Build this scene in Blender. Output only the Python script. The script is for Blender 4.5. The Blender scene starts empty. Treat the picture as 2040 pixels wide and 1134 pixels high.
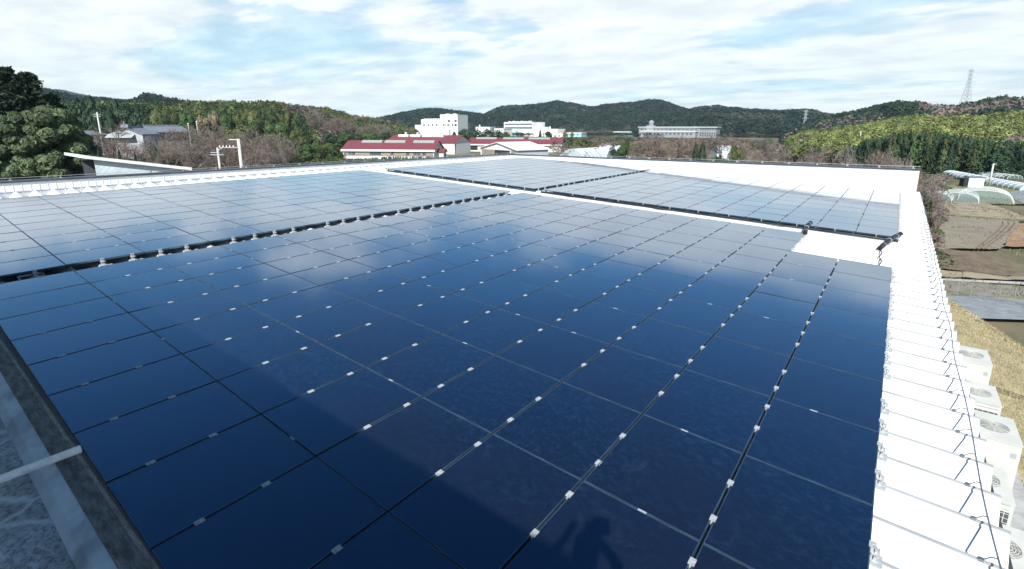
import bpy, math, random
import numpy as np
from mathutils import Matrix, Vector
rnd = random.Random(7); RG = np.random.default_rng(11)
S = bpy.context.scene
COL = S.collection

# ------------------------------------------------------------------ camera
F_PX, CX, CY, HOR = 986.14, 1020.0, 470.0, 252.21          # focal length and principal point in 2040-px units
CAMP = np.array([3.769, -3.2797, 2.8814])
FWD = np.array([-0.59607616, 0.77342493, -0.21565504]); FWD /= np.linalg.norm(FWD)
RGT = np.cross(FWD, [0, 0, 1.0]); RGT /= np.linalg.norm(RGT)
UPV = np.cross(RGT, FWD)
cam = bpy.data.cameras.new('camera'); co = bpy.data.objects.new('camera', cam); COL.objects.link(co); S.camera = co
cam.sensor_width = 36; cam.lens = F_PX * 36 / 2040; cam.shift_y = -97 / 2040; cam.clip_start = 0.05; cam.clip_end = 12000
mw = Matrix.Identity(4)
for i in range(3):
    mw[i][0] = RGT[i]; mw[i][1] = UPV[i]; mw[i][2] = -FWD[i]; mw[i][3] = CAMP[i]
co.matrix_world = mw

# ------------------------------------------------------------------ sun, sky, exposure
SUNV = np.array([1.56, -3.17, 3.10]); SUNV /= np.linalg.norm(SUNV)   # towards the sun
sun = bpy.data.lights.new('sun', 'SUN'); so = bpy.data.objects.new('sun', sun); COL.objects.link(so)
sun.energy = 4.6; sun.angle = math.radians(0.53); sun.color = (1.0, 0.955, 0.88)
so.rotation_euler = Vector(SUNV).to_track_quat('Z', 'Y').to_euler()
S.view_settings.view_transform = 'Standard'; S.view_settings.look = 'None'
S.view_settings.exposure = 0.85; S.view_settings.gamma = 1.0
S.cycles.max_bounces = 6

class NT:
    def __init__(s, tree): s.t = tree; s.n = tree.nodes; s.l = tree.links; s.n.clear()
    def __call__(s, kind, **kw):
        nd = s.n.new(kind)
        for k, v in kw.items():
            if k.startswith('in_'):
                key = k[3:]; key = int(key) if key.isdigit() else key.replace('_', ' ')
                if hasattr(v, 'is_output'): s.l.new(v, nd.inputs[key])
                else: nd.inputs[key].default_value = v
            else: setattr(nd, k, v)
        return nd
    def math(s, op, a, b=0.0, c=None, clamp=False):
        nd = s.n.new('ShaderNodeMath'); nd.operation = op; nd.use_clamp = clamp
        for i, v in enumerate((a, b) + (() if c is None else (c,))):
            if hasattr(v, 'is_output'): s.l.new(v, nd.inputs[i])
            else: nd.inputs[i].default_value = v
        return nd.outputs[0]
    def mix(s, fac, a, b, blend='MIX'):
        nd = s.n.new('ShaderNodeMix'); nd.data_type = 'RGBA'; nd.blend_type = blend
        for i, v in ((0, fac), (6, a), (7, b)):
            if hasattr(v, 'is_output'): s.l.new(v, nd.inputs[i])
            else: nd.inputs[i].default_value = (v if i == 0 or len(v) == 4 else (*v, 1))
        return nd.outputs[2]
    def ramp(s, x, lo, hi, a=0.0, b=1.0, smooth=True):
        nd = s.n.new('ShaderNodeMapRange'); nd.interpolation_type = 'SMOOTHSTEP' if smooth else 'LINEAR'
        for i, v in enumerate((x, lo, hi, a, b)):
            if hasattr(v, 'is_output'): s.l.new(v, nd.inputs[i])
            else: nd.inputs[i].default_value = v
        return nd.outputs[0]

W = bpy.data.worlds.new('World'); S.world = W; W.use_nodes = True
n = NT(W.node_tree)
sky = n('ShaderNodeTexSky'); sky.sky_type = 'NISHITA'; sky.sun_disc = False
sky.sun_elevation = math.asin(SUNV[2]); sky.sun_rotation = math.atan2(SUNV[0], SUNV[1])
sky.air_density = 1.0; sky.dust_density = 0.6; sky.ozone_density = 1.4
tc = n('ShaderNodeTexCoord')
nrm = n('ShaderNodeVectorMath', operation='NORMALIZE', in_0=tc.outputs['Generated']).outputs[0]
sp = n('ShaderNodeSeparateXYZ', in_0=nrm)
zz = n.math('MAXIMUM', sp.outputs[2], 0.0)
den = n.math('ADD', zz, 0.10)
px = n.math('DIVIDE', sp.outputs[0], den); py = n.math('DIVIDE', sp.outputs[1], den)
pl = n('ShaderNodeCombineXYZ', in_0=px, in_1=py, in_2=0.0).outputs[0]
# rotate so that the streaks lie across the view, stretch sideways
mp = n('ShaderNodeMapping', in_Vector=pl); mp.inputs['Rotation'].default_value = (0, 0, math.radians(-37)); mp.inputs['Scale'].default_value = (0.42, 0.62, 1); mp.inputs['Location'].default_value = (3.1, 1.7, 0)
n1 = n('ShaderNodeTexNoise', in_Vector=mp.outputs[0], in_Scale=0.95, in_Detail=7.0, in_Roughness=0.58, in_Distortion=0.35).outputs[0]
n2 = n('ShaderNodeTexNoise', in_Vector=mp.outputs[0], in_Scale=4.2, in_Detail=6.0, in_Roughness=0.6, in_Distortion=0.2).outputs[0]
nn = n.math('ADD', n.math('MULTIPLY', n1, 0.8), n.math('MULTIPLY', n2, 0.2))
thr = n.ramp(zz, 0.21, 0.45, 0.36, 0.66, smooth=True)
cov = n.ramp(n.math('SUBTRACT', nn, thr), 0.0, 0.12)
veil = n.math('MULTIPLY', n.ramp(zz, 0.02, 0.30, 0.92, 0.68), n.ramp(zz, 0.18, 0.31, 1.0, 0.0))                         # thin high veil low in the sky
cov2 = n.math('MAXIMUM', cov, veil)
shade = n.ramp(n2, 0.32, 0.66, 0.80, 1.0)
ccol = n.mix(cov, (7.2, 9.3, 10.3), (10.4, 10.8, 11.0))
ccol = n.mix(1.0, ccol, n('ShaderNodeCombineColor', in_0=shade, in_1=shade, in_2=shade).outputs[0], 'MULTIPLY')
skc = n.mix(n.math('MULTIPLY', cov2, 0.93), n.mix(n.ramp(zz, .25, .85), n.mix(1.0, sky.outputs[0], (0.62, 1.14, 1.36), 'MULTIPLY'), n.mix(1.0, sky.outputs[0], (0.32, 0.52, 0.60), 'MULTIPLY')), ccol)
bg = n('ShaderNodeBackground', in_Color=skc, in_Strength=0.062)
wo = n('ShaderNodeOutputWorld', in_0=bg.outputs[0])

# ------------------------------------------------------------------ placing helpers
ROLL = 2.0                                                     # the roof falls 2 degrees towards +x
VX = np.array([math.cos(math.radians(ROLL)), 0, -math.sin(math.radians(ROLL))]); VY = np.array([0, 1.0, 0]); VN = np.cross(VX, VY)
def rp(x, y, h=0.0): return VX * x + VY * y + VN * h           # roof coordinates (panel plane is h = 0) to world
def ray(x, y):
    d = RGT * (x - CX) / F_PX - UPV * (y - CY) / F_PX + FWD
    return d
def at(x, y, d):                                               # the point seen at photo pixel x, y at horizontal distance d
    r = ray(x, y); return CAMP + r * d / math.hypot(r[0], r[1])
def zat(x, y, d): return at(x, y, d)[2]
def foot(x, d, z):
    p = at(x, 270, d); return np.array([p[0], p[1], z])
def onz(x, y, z):
    r = ray(x, y); return CAMP + r * (z - CAMP[2]) / r[2]
def px_of(P):
    v = np.asarray(P) - CAMP; z = v @ FWD
    return CX + F_PX * (v @ RGT) / z, CY - F_PX * (v @ UPV) / z, z

# ------------------------------------------------------------------ mesh helpers
def mk(name, V, F, mat=None, parent=None, tint=None, smooth=False, midx=None):
    me = bpy.data.meshes.new(name)
    if isinstance(F, np.ndarray) and F.ndim == 2:
        V = np.asarray(V, dtype=np.float32); k = F.shape[1]; nf = len(F)
        me.vertices.add(len(V)); me.vertices.foreach_set('co', V.ravel())
        me.loops.add(nf * k); me.loops.foreach_set('vertex_index', F.astype(np.int32).ravel())
        me.polygons.add(nf); me.polygons.foreach_set('loop_start', np.arange(0, nf * k, k, dtype=np.int32))
        me.polygons.foreach_set('loop_total', np.full(nf, k, dtype=np.int32))
        me.update(calc_edges=True)
    else:
        me.from_pydata([tuple(v) for v in V], [], F); me.update()
    if tint is not None:
        a = me.attributes.new('tint', 'FLOAT_COLOR', 'FACE')
        t = np.ones((len(tint), 4), dtype=np.float32); t[:, :3] = tint; a.data.foreach_set('color', t.ravel())
    for m in (mat if isinstance(mat, (list, tuple)) else [mat]):
        if m: me.materials.append(m)
    if midx is not None: me.polygons.foreach_set('material_index', np.asarray(midx, dtype=np.int32))
    if smooth: me.polygons.foreach_set('use_smooth', [True] * len(me.polygons))
    o = bpy.data.objects.new(name, me); COL.objects.link(o)
    if parent: o.parent = parent
    return o
def tag(o, label=None, cat=None, group=None, kind=None):
    if label: o['label'] = label
    if cat: o['category'] = cat
    if group: o['group'] = group
    if kind: o['kind'] = kind
    return o
def thing(name, label, cat, loc=(0, 0, 0), rz=0.0, group=None, rot=None):
    o = bpy.data.objects.new(name, None); COL.objects.link(o); o.empty_display_size = 0.2
    o.location = loc; o.rotation_euler = rot if rot else (0, 0, rz)
    return tag(o, label, cat, group)
def copy_tree(o, parent=None):
    c = o.copy(); COL.objects.link(c); c.parent = parent
    for ch in list(o.children): copy_tree(ch, c)
    return c

BOXF = [(0, 3, 2, 1), (4, 5, 6, 7), (0, 1, 5, 4), (1, 2, 6, 5), (2, 3, 7, 6), (3, 0, 4, 7)]
class MB:
    def __init__(s, f=None): s.V = []; s.F = []; s.M = []; s.f = f
    def add(s, V, F, m=0):
        b = len(s.V)
        s.V += [tuple(s.f(*v)) if s.f else tuple(v) for v in V]
        s.F += [tuple(i + b for i in f) for f in F]; s.M += [m] * len(F); return s
    def box(s, x0, y0, z0, x1, y1, z1, m=0):
        return s.add([(x0, y0, z0), (x1, y0, z0), (x1, y1, z0), (x0, y1, z0), (x0, y0, z1), (x1, y0, z1), (x1, y1, z1), (x0, y1, z1)], BOXF, m)
    def hull(s, B, T, m=0):                                    # bottom loop and top loop of equal length
        k = len(B); F = [tuple(range(k - 1, -1, -1)), tuple(range(k, 2 * k))] + [(i, (i + 1) % k, k + (i + 1) % k, k + i) for i in range(k)]
        return s.add(list(B) + list(T), F, m)
    def bar(s, a, b, w, w2=None, k=4, m=0):
        a = np.array(a, float); b = np.array(b, float); d = b - a; L = np.linalg.norm(d)
        if L < 1e-6: return s
        d /= L; u = np.cross(d, [0, 0, 1.0] if abs(d[2]) < .9 else [1.0, 0, 0]); u /= np.linalg.norm(u); v = np.cross(d, u)
        w2 = w if w2 is None else w2
        A = [a + (u * math.cos(t) + v * math.sin(t)) * w for t in [2 * math.pi * (i + .5) / k for i in range(k)]]
        B = [b + (u * math.cos(t) + v * math.sin(t)) * w2 for t in [2 * math.pi * (i + .5) / k for i in range(k)]]
        return s.hull(A, B, m)
    def tube(s, pts, r, k=8, m=0):
        P = [np.array(p, float) for p in pts]; V = []; nn_ = len(P)
        for i, p in enumerate(P):
            d = P[min(i + 1, nn_ - 1)] - P[max(i - 1, 0)]; d /= np.linalg.norm(d)
            u = np.cross(d, [0, 0, 1.0] if abs(d[2]) < .9 else [1.0, 0, 0]); u /= np.linalg.norm(u); v = np.cross(d, u)
            rr = r[i] if hasattr(r, '__len__') else r
            V += [p + (u * math.cos(2 * math.pi * j / k) + v * math.sin(2 * math.pi * j / k)) * rr for j in range(k)]
        F = [(i * k + j, i * k + (j + 1) % k, (i + 1) * k + (j + 1) % k, (i + 1) * k + j) for i in range(nn_ - 1) for j in range(k)]
        F += [tuple(range(k - 1, -1, -1)), tuple((nn_ - 1) * k + j for j in range(k))]
        return s.add(V, F, m)
    def build(s, name, mat, parent=None, smooth=False):
        return mk(name, s.V, s.F, mat, parent, smooth=smooth, midx=s.M)

# ------------------------------------------------------------------ materials
def pmat(name, col, rough=0.7, col2=None, scale=3.0, detail=5, amt=(0.35, 0.65), metal=0.0, bump=0.0, bscale=None, spec=0.5, coord='Object', stretch=(1, 1, 1), coat=0.0):
    m = bpy.data.materials.new(name); m.use_nodes = True; n = NT(m.node_tree)
    b = n('ShaderNodeBsdfPrincipled'); b.inputs['Roughness'].default_value = rough; b.inputs['Metallic'].default_value = metal
    b.inputs['Specular IOR Level'].default_value = spec; b.inputs['Coat Weight'].default_value = coat
    o = n('ShaderNodeOutputMaterial', in_0=b.outputs[0])
    tc = n('ShaderNodeTexCoord'); mp = n('ShaderNodeMapping', in_Vector=tc.outputs[coord]); mp.inputs['Scale'].default_value = stretch
    if col2 is None: col2 = tuple(c * 0.8 for c in col)
    nz = n('ShaderNodeTexNoise', in_Vector=mp.outputs[0], in_Scale=scale, in_Detail=float(detail), in_Roughness=0.6)
    f = n.ramp(nz.outputs[0], amt[0], amt[1]); c = n.mix(f, (*col, 1), (*col2, 1)); n.l.new(c, b.inputs['Base Color'])
    if bump:
        nz2 = n('ShaderNodeTexNoise', in_Vector=mp.outputs[0], in_Scale=bscale or scale * 4, in_Detail=4.0)
        bp = n('ShaderNodeBump', in_Height=nz2.outputs[0], in_Strength=bump, in_Distance=0.05); n.l.new(bp.outputs[0], b.inputs['Normal'])
    m['n'] = 1
    return m
def leafmat(name, rough=0.65, var=0.35, scale=0.6, trans=0.15):
    m = bpy.data.materials.new(name); m.use_nodes = True; n = NT(m.node_tree)
    b = n('ShaderNodeBsdfPrincipled'); b.inputs['Roughness'].default_value = rough; b.inputs['Specular IOR Level'].default_value = 0.3
    at_ = n('ShaderNodeAttribute'); at_.attribute_name = 'tint'
    tc = n('ShaderNodeNewGeometry')
    nz = n('ShaderNodeTexNoise', in_Vector=tc.outputs['Position'], in_Scale=scale, in_Detail=3.0)
    v = n.ramp(nz.outputs[0], 0.3, 0.7, 1 - var, 1 + var)
    c = n.mix(1.0, at_.outputs[0], n('ShaderNodeCombineColor', in_0=v, in_1=v, in_2=v).outputs[0], 'MULTIPLY')
    n.l.new(c, b.inputs['Base Color'])
    tr = n('ShaderNodeBsdfTranslucent', in_Color=c); mx = n('ShaderNodeMixShader', in_0=trans, in_1=b.outputs[0], in_2=tr.outputs[0])
    n('ShaderNodeOutputMaterial', in_0=mx.outputs[0]); return m

M = {}
M['white_sheet'] = pmat('white_sheet', (0.66, 0.675, 0.69), 0.5, (0.58, 0.60, 0.62), 1.3, amt=(0.45, 0.75), stretch=(1, 6, 1))
M['fan_grey0'] = pmat('seam_grey', (0.36, 0.39, 0.42), 0.5)
M['white_wall'] = pmat('white_wall', (0.76, 0.78, 0.80), 0.5, (0.66, 0.69, 0.72), 0.8, amt=(0.4, 0.8), stretch=(3, 3, .5))
M['grey_wall'] = pmat('grey_wall', (0.42, 0.46, 0.50), 0.6, (0.35, 0.39, 0.43), 1.0)
M['dark_cap'] = pmat('dark_cap', (0.055, 0.065, 0.08), 0.35, (0.09, 0.10, 0.12), 2.0, metal=0.4)
M['galv'] = pmat('galv', (0.62, 0.66, 0.70), 0.4, (0.5, 0.54, 0.58), 9.0, metal=0.5)
M['clamp'] = pmat('clamp', (0.50, 0.53, 0.56), 0.45, (0.34, 0.37, 0.40), 30.0, metal=0.25)
M['frame'] = pmat('frame', (0.055, 0.10, 0.16), 0.28, (0.10, 0.17, 0.25), 3.0, metal=0.6)
M['black_rubber'] = pmat('black_rubber', (0.012, 0.013, 0.016), 0.45, (0.03, 0.032, 0.036), 6.0)
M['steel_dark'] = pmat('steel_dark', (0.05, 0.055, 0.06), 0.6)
M['bolt'] = pmat('bolt', (0.35, 0.38, 0.42), 0.35, metal=0.8)
M['ac_white'] = pmat('ac_white', (0.50, 0.515, 0.50), 0.5, (0.44, 0.455, 0.44), 2.0)
M['fan_grey'] = pmat('fan_grey', (0.25, 0.26, 0.26), 0.6)
M['ac_dark'] = pmat('ac_dark', (0.06, 0.07, 0.08), 0.6)
M['concrete'] = pmat('concrete', (0.36, 0.37, 0.38), 0.85, (0.26, 0.27, 0.28), 2.5, bump=0.3)
M['pole'] = pmat('pole', (0.55, 0.54, 0.52), 0.8, (0.45, 0.44, 0.42), 4.0)
M['pvc'] = pmat('pvc', (0.80, 0.83, 0.84), 0.45, (0.52, 0.56, 0.58), 14.0, amt=(.45, .75))
M['bark'] = pmat('bark', (0.16, 0.125, 0.10), 0.9, (0.09, 0.07, 0.06), 8.0, bump=0.4)
M['leaf'] = leafmat('leaf'); M['twig'] = leafmat('twig', 0.9, 0.2, 0.5, 0.0)
M['far_leaf'] = leafmat('far_leaf', 0.9, 0.45, 0.06, 0.05)
M['mid_leaf'] = leafmat('mid_leaf', 0.9, 0.45, 0.25, 0.1)
M['red_roof'] = pmat('red_roof', (0.17, 0.042, 0.056), 0.6, (0.145, 0.04, 0.052), 0.6, stretch=(1, 1, 1))
M['grey_tile'] = pmat('grey_tile', (0.20, 0.23, 0.27), 0.5, (0.13, 0.15, 0.18), 2.0)
M['plaster'] = pmat('plaster', (0.62, 0.61, 0.57), 0.8, (0.50, 0.49, 0.45), 1.0)
M['factory'] = pmat('factory', (0.74, 0.76, 0.74), 0.6, (0.66, 0.69, 0.68), 0.1)
M['window'] = pmat('window', (0.05, 0.07, 0.09), 0.15, (0.09, 0.12, 0.15), 1.0)
M['skylight'] = pmat('skylight', (0.34, 0.35, 0.35), 0.4)
M['brown_board'] = pmat('brown_board', (0.30, 0.26, 0.21), 0.8, (0.19, 0.16, 0.13), 1.2, stretch=(6, 6, 1))
M['dark_inside'] = pmat('dark_inside', (0.02, 0.022, 0.025), 0.9)
M['teal'] = pmat('teal', (0.20, 0.48, 0.50), 0.6); M['sky_blue'] = pmat('sky_blue', (0.35, 0.62, 0.72), 0.6)
M['skin'] = pmat('skin', (0.52, 0.34, 0.26), 0.5); M['jacket'] = pmat('jacket', (0.05, 0.07, 0.12), 0.8); M['trousers'] = pmat('trousers', (0.07, 0.07, 0.08), 0.85); M['hair'] = pmat('hair', (0.012, 0.01, 0.009), 0.6)
M['asphalt'] = pmat('asphalt', (0.22, 0.25, 0.28), 0.85, (0.16, 0.18, 0.20), 1.5)

# solar glass: thin film, dark blue, dusty, faintly mottled
def glassmat():
    m = bpy.data.materials.new('solar_glass'); m.use_nodes = True; n = NT(m.node_tree)
    b = n('ShaderNodeBsdfPrincipled'); n('ShaderNodeOutputMaterial', in_0=b.outputs[0])
    g = n('ShaderNodeNewGeometry'); P = g.outputs['Position']; oi = n('ShaderNodeObjectInfo').outputs['Random']
    mp = n('ShaderNodeMapping', in_Vector=P); mp.inputs['Scale'].default_value = (1, 1.35, 1); mp.inputs['Rotation'].default_value = (0, 0, 0.7)
    a = n('ShaderNodeTexNoise', in_Vector=mp.outputs[0], in_Scale=13.0, in_Detail=7.0, in_Roughness=0.78).outputs[0]
    c = n('ShaderNodeTexNoise', in_Vector=P, in_Scale=0.55, in_Detail=3.0).outputs[0]
    speck = n('ShaderNodeTexVoronoi', in_Vector=P, in_Scale=9.0); spk = n.math('MULTIPLY', n.ramp(speck.outputs['Distance'], 0.0, 0.05, 1.0, 0.0), n.ramp(speck.outputs['Color'], 0.72, 0.8))
    base = n.mix(n.ramp(a, 0.46, 0.66), (0.004, 0.007, 0.012), (0.012, 0.026, 0.050))
    base = n.mix(n.math('MULTIPLY', n.ramp(c, 0.38, 0.62), 0.7), base, (0.0075, 0.008, 0.010))
    g2 = n('ShaderNodeTexNoise', in_Vector=P, in_Scale=2.6, in_Detail=8.0, in_Roughness=0.75, in_Distortion=0.8).outputs[0]
    base = n.mix(n.math('MULTIPLY', n.ramp(g2, 0.56, 0.70), 0.55), base, (0.022, 0.030, 0.042))
    base = n.mix(n.math('MULTIPLY', oi, 0.25), base, (0.005, 0.012, 0.028))
    base = n.mix(n.math('MULTIPLY', spk, 0.5), base, (0.30, 0.32, 0.35))
    n.l.new(base, b.inputs['Base Color'])
    n.l.new(n.ramp(a, 0.3, 0.8, 0.075, 0.12), b.inputs['Roughness'])
    b.inputs['IOR'].default_value = 2.5; b.inputs['Specular Tint'].default_value = (0.0, 0.40, 1.0, 1)
    b.inputs['Coat Weight'].default_value = 0.85; b.inputs['Coat Roughness'].default_value = 0.08; b.inputs['Coat IOR'].default_value = 1.52
    return m
M['glass'] = glassmat()

# ------------------------------------------------------------------ the factory building that carries the panels
RX0, RX1, RY0, RY1 = -20.75, 4.88, -2.84, 28.35
bld = thing('factory_building', 'white factory building whose ribbed roof carries the solar panels', 'building', (0, 0, 0))
HT, HV = -0.13, -0.29                                           # rib top and valley below the panel plane
prof = []
k = -7
while 0.29 + 0.5 * k < RY1:
    yc = 0.29 + 0.5 * k
    for dy, h in ((-0.19, HV), (-0.045, HT), (-0.010, HT), (-0.009, HT + .022), (0.009, HT + .022), (0.010, HT), (0.045, HT), (0.19, HV)):
        if RY0 <= yc + dy <= RY1: prof.append((yc + dy, h))
    k += 1
xs = [RX0, -14, -8.3, -2, RX1]
V = [rp(x, y, h) for x in xs for (y, h) in prof]; npf = len(prof)
F = [(i * npf + j, (i + 1) * npf + j, (i + 1) * npf + j + 1, i * npf + j + 1) for i in range(len(xs) - 1) for j in range(npf - 1)]
mk('folded_roof', V, F, M['white_sheet'], bld)
mb = MB(rp)
for k in range(-6, 57):
    y = .29 + .5 * k; mb.box(RX0 + .5, y - .0125, HT + .012, RX1 + .004, y + .0125, HT + .0265)
mb.build('seam', M['fan_grey0'], bld)
mb = MB(); mb.add([rp(RX0 - .9, RY0, -.42), rp(RX1 - .28, RY0, -.42), rp(RX1 - .28, RY1 + .3, -.42), rp(RX0 - .9, RY1 + .3, -.42)] + [np.array([*rp(x, y)[:2], -9.2]) for x, y in ((RX0 - .9, RY0), (RX1 - .28, RY0), (RX1 - .28, RY1 + .3), (RX0 - .9, RY1 + .3))], [(3, 2, 1, 0)] + [(i, (i + 1) % 4, 4 + (i + 1) % 4, 4 + i) for i in range(4)])
mb.build('wall', M['white_wall'], bld)
mb = MB(rp)                                                     # dark strip added to stand for the shade in the open rib ends
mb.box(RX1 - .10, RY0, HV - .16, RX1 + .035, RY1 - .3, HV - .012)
mb.build('eave_shade_strip', M['steel_dark'], bld)
# left parapet: low white fascia with a dark cap, ridge closures between the ribs
def zc(y): return 0.97 + (0.69 - 0.97) * (y + 3) / 31.0         # cap height along the left parapet
mb = MB(); xa = RX0 - .02
for y0, y1 in ((-16, -3.01), (-3, 12.5), (12.51, RY1 + .25)):
    B = [(xa - .28, y0, -.6), (xa, y0, -.6), (xa, y1, -.6), (xa - .28, y1, -.6)]
    T = [(xa - .28, y0, zc(y0)), (xa, y0, zc(y0)), (xa, y1, zc(y1)), (xa - .28, y1, zc(y1))]
    mb.hull(B, T)
for i in range(150):                                            # standing seams of the fascia
    y = -6 + i * .23
    mb.box(xa + .002, y, 0.55, xa + .014, y + .02, zc(y) - .02)
par = mb.build('parapet_wall', M['white_wall'], bld); tag(par, 'low white fascia along the left edge of the roof')
mb = MB(); mb.box(xa + .004, -6, .62, xa + .03, RY1, .64); mb.build('flashing_strip', M['galv'], par)
mb = MB()
B = [(xa - .36, -16, zc(-16) + .002), (xa + .05, -16, zc(-16) + .002), (xa + .05, RY1 + .3, zc(28.6) + .002), (xa - .36, RY1 + .3, zc(28.6) + .002)]
mb.hull(B, [(x, y, z + .075) for x, y, z in B]); mb.build('coping', M['dark_cap'], par)
mb = MB()
for i in range(27):
    y = -7 + i * 1.35; mb.bar((xa - .1, y, zc(y) + .07), (xa - .1, y, zc(y) + .17), .012); mb.box(xa - .13, y - .04, zc(y) + .077, xa - .07, y + .04, zc(y) + .10)
mb.tube([(xa - .1, y, zc(y) + .16) for y in np.linspace(-9, 28.3, 30)], .009, 5)
mb.build('lightning_conductor', M['galv'], par)
mb = MB(rp)                                                     # white rib caps poking out of the grey closure strip
for i in range(63):
    y = 0.29 - 3.0 + 0.5 * i
    if y > RY1 - .2: break
    mb.add([(RX0 + .01, y - .035, HT + .03), (RX0 + .01, y + .035, HT + .03), (RX0 + 1.0, y + .05, HT + .004), (RX0 + 1.0, y - .05, HT + .004), (RX0 + .01, y - .17, HV + .03), (RX0 + .01, y + .17, HV + .03), (RX0 + 1.0, y + .18, HV + .006), (RX0 + 1.0, y - .18, HV + .006)],
           [(0, 3, 2, 1), (0, 4, 7, 3), (1, 2, 6, 5), (3, 7, 6, 2)])
mb.build('ridge_cap', M['white_sheet'], bld)
mb = MB(); mb.add([rp(RX0 + .004, RY0, HV + .01), rp(RX0 + .004, RY1, HV + .01), np.array([xa + .006, RY1, .50]), np.array([xa + .006, RY0, .66])], [(0, 1, 2, 3)])
mb.build('ridge_closure', M['grey_wall'], bld)
# far parapet: the tall white end wall with dark coping
yb = RY1
def zf(x): return 0.665 + (0.775 - 0.665) * (x + 20.8) / 25.5
mb = MB(); xe = 4.72
B = [(xa, yb, -1.2), (xe, yb, -1.2), (xe, yb + .3, -1.2), (xa, yb + .3, -1.2)]
mb.hull(B, [(x, y, zf(x)) for x, y, z in B]); fp = mb.build('parapet_wall', M['white_wall'], bld); tag(fp, 'tall white end wall at the far side of the roof')
mb = MB(); B = [(xa - .3, yb - .05, zf(xa) + .002), (xe + .06, yb - .05, zf(xe) + .002), (xe + .06, yb + .36, zf(xe) + .002), (xa - .3, yb + .36, zf(xa) + .002)]
mb.hull(B, [(x, y, z + .055) for x, y, z in B]); mb.build('coping', M['dark_cap'], fp)
mb = MB()
for i in range(19):
    x = -20.2 + i * 1.37; mb.bar((x, yb + .1, zf(x) + .07), (x, yb + .1, zf(x) + .18), .015); mb.box(x - .05, yb + .05, zf(x) + .077, x + .05, yb + .15, zf(x) + .11)
mb.tube([(x, yb + .1, zf(x) + .17) for x in np.linspace(-20.8, xe, 20)], .010, 5); mb.build('lightning_conductor', M['galv'], fp)

# ------------------------------------------------------------------ solar panels
PXW, PYW = 1.00125, 1.262
GW, GL, TH = 0.979, 1.2520, 0.035
def panel_meshes():
    g = MB(); g.box(-GW / 2 + .008, -GL / 2 + .008, -.006, GW / 2 - .008, GL / 2 - .008, 0.0)
    f = MB(); x, y = GW / 2, GL / 2
    for a, b, c, d in ((-x, -y, x, -y + .0075), (-x, y - .0075, x, y), (-x, -y + .0075, -x + .0075, y - .0075), (x - .0075, -y + .0075, x, y - .0075)): f.box(a, b, -TH, c, d, .0015)
    f.box(-x + .02, -y + .02, -TH, x - .02, y - .02, -.012)
    c = MB(); c.box(-.023, -.034, .002, .023, .034, .0055); c.bar((0, 0, .004), (0, 0, .012), .009, .008, 6); c.box(-.010, -.03, -.10, .010, .03, .002)
    s = MB(); s.box(-.035, -.009, .0012, .035, .009, .004)
    t = MB(); t.box(-.03, -.028, HT + .02, .03, .028, HT + .028); t.box(-.007, -.025, HT + .028, .007, .025, -.02); t.box(-.05, -.06, HT + .003, .05, .06, HT + .02); t.box(-.026, -.045, -.05, .026, .045, -.042)
    return g, f, c, s, t
pg, pf, pc, ps, pt_ = panel_meshes(); proto_foot = pt_.build('mounting_foot', M['clamp'])
proto_glass = pg.build('glass', M['glass']); proto_frame = pf.build('frame', M['frame']); proto_clamp = pc.build('clamp', M['clamp']); proto_plate = ps.build('earthing_plate', M['galv'])
protos = [proto_foot, proto_glass, proto_frame, proto_clamp, proto_plate]
arrays = {                                                       # x0, y0, columns, rows, words
    'near': (-8.012, -2.524, 12, 12, 'near'), 'left': (-18.563, -2.524, 10, 12, 'left'),
    'middle': (-18.35, 14.0, 10, 10, 'far left'), 'right': (-7.93, 14.0, 12, 10, 'far right')}
ORD = ['first', 'second', 'third', 'fourth', 'fifth', 'sixth', 'seventh', 'eighth', 'ninth', 'tenth', 'eleventh', 'twelfth', 'thirteenth', 'fourteenth', 'fifteenth', 'sixteenth', 'seventeenth', 'eighteenth', 'nineteenth', 'twentieth']
slots = []
for key, (x0, y0, nc, nr, w) in arrays.items():
    for i in range(nc):
        for j in range(nr):
            if key == 'near' and i >= 10 and j >= 10: continue
            cx, cy = x0 + (i + .5) * PXW, y0 + (j + .5) * PYW
            pts = [rp(cx + a * GW / 2, cy + b * GL / 2) for a, b in ((-1, -1), (1, -1), (1, 1), (-1, 1))]
            q = [px_of(p) for p in pts]; area = 0.0
            if min(z for _, _, z in q) > .1:
                # area inside the picture, sampled
                ins = 0
                for u in np.linspace(.05, .95, 6):
                    for v in np.linspace(.05, .95, 6):
                        a = pts[0] * (1 - u) * (1 - v) + pts[1] * u * (1 - v) + pts[2] * u * v + pts[3] * (1 - u) * v
                        X, Y, Z = px_of(a); ins += (0 < X < 2040 and 0 < Y < 1134)
                A = .5 * abs(sum(q[t][0] * q[(t + 1) % 4][1] - q[(t + 1) % 4][0] * q[t][1] for t in range(4)))
                area = A * ins / 36.0
            slots.append((area, key, i, j, cx, cy))
slots.sort(key=lambda s: -s[0])
def clamp_ys(cy):
    lo = cy - PYW / 2; out = []
    k = math.ceil((lo + .09 - .29) / .5)
    while .29 + .5 * k < lo + PYW - .09: out.append(.29 + .5 * k - cy); k += 1
    return out[:3]
bulk = {'g': ([], [], 0), 'c': ([], [], 0)}
bV, bF, bM = [], [], []
def bulk_add(src, mid, mat4):
    me = src.data; b = len(bV)
    for v in me.vertices: bV.append(tuple(mat4 @ v.co))
    for p in me.polygons: bF.append(tuple(i + b for i in p.vertices)); bM.append(mid)
RT = math.radians(ROLL)
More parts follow.
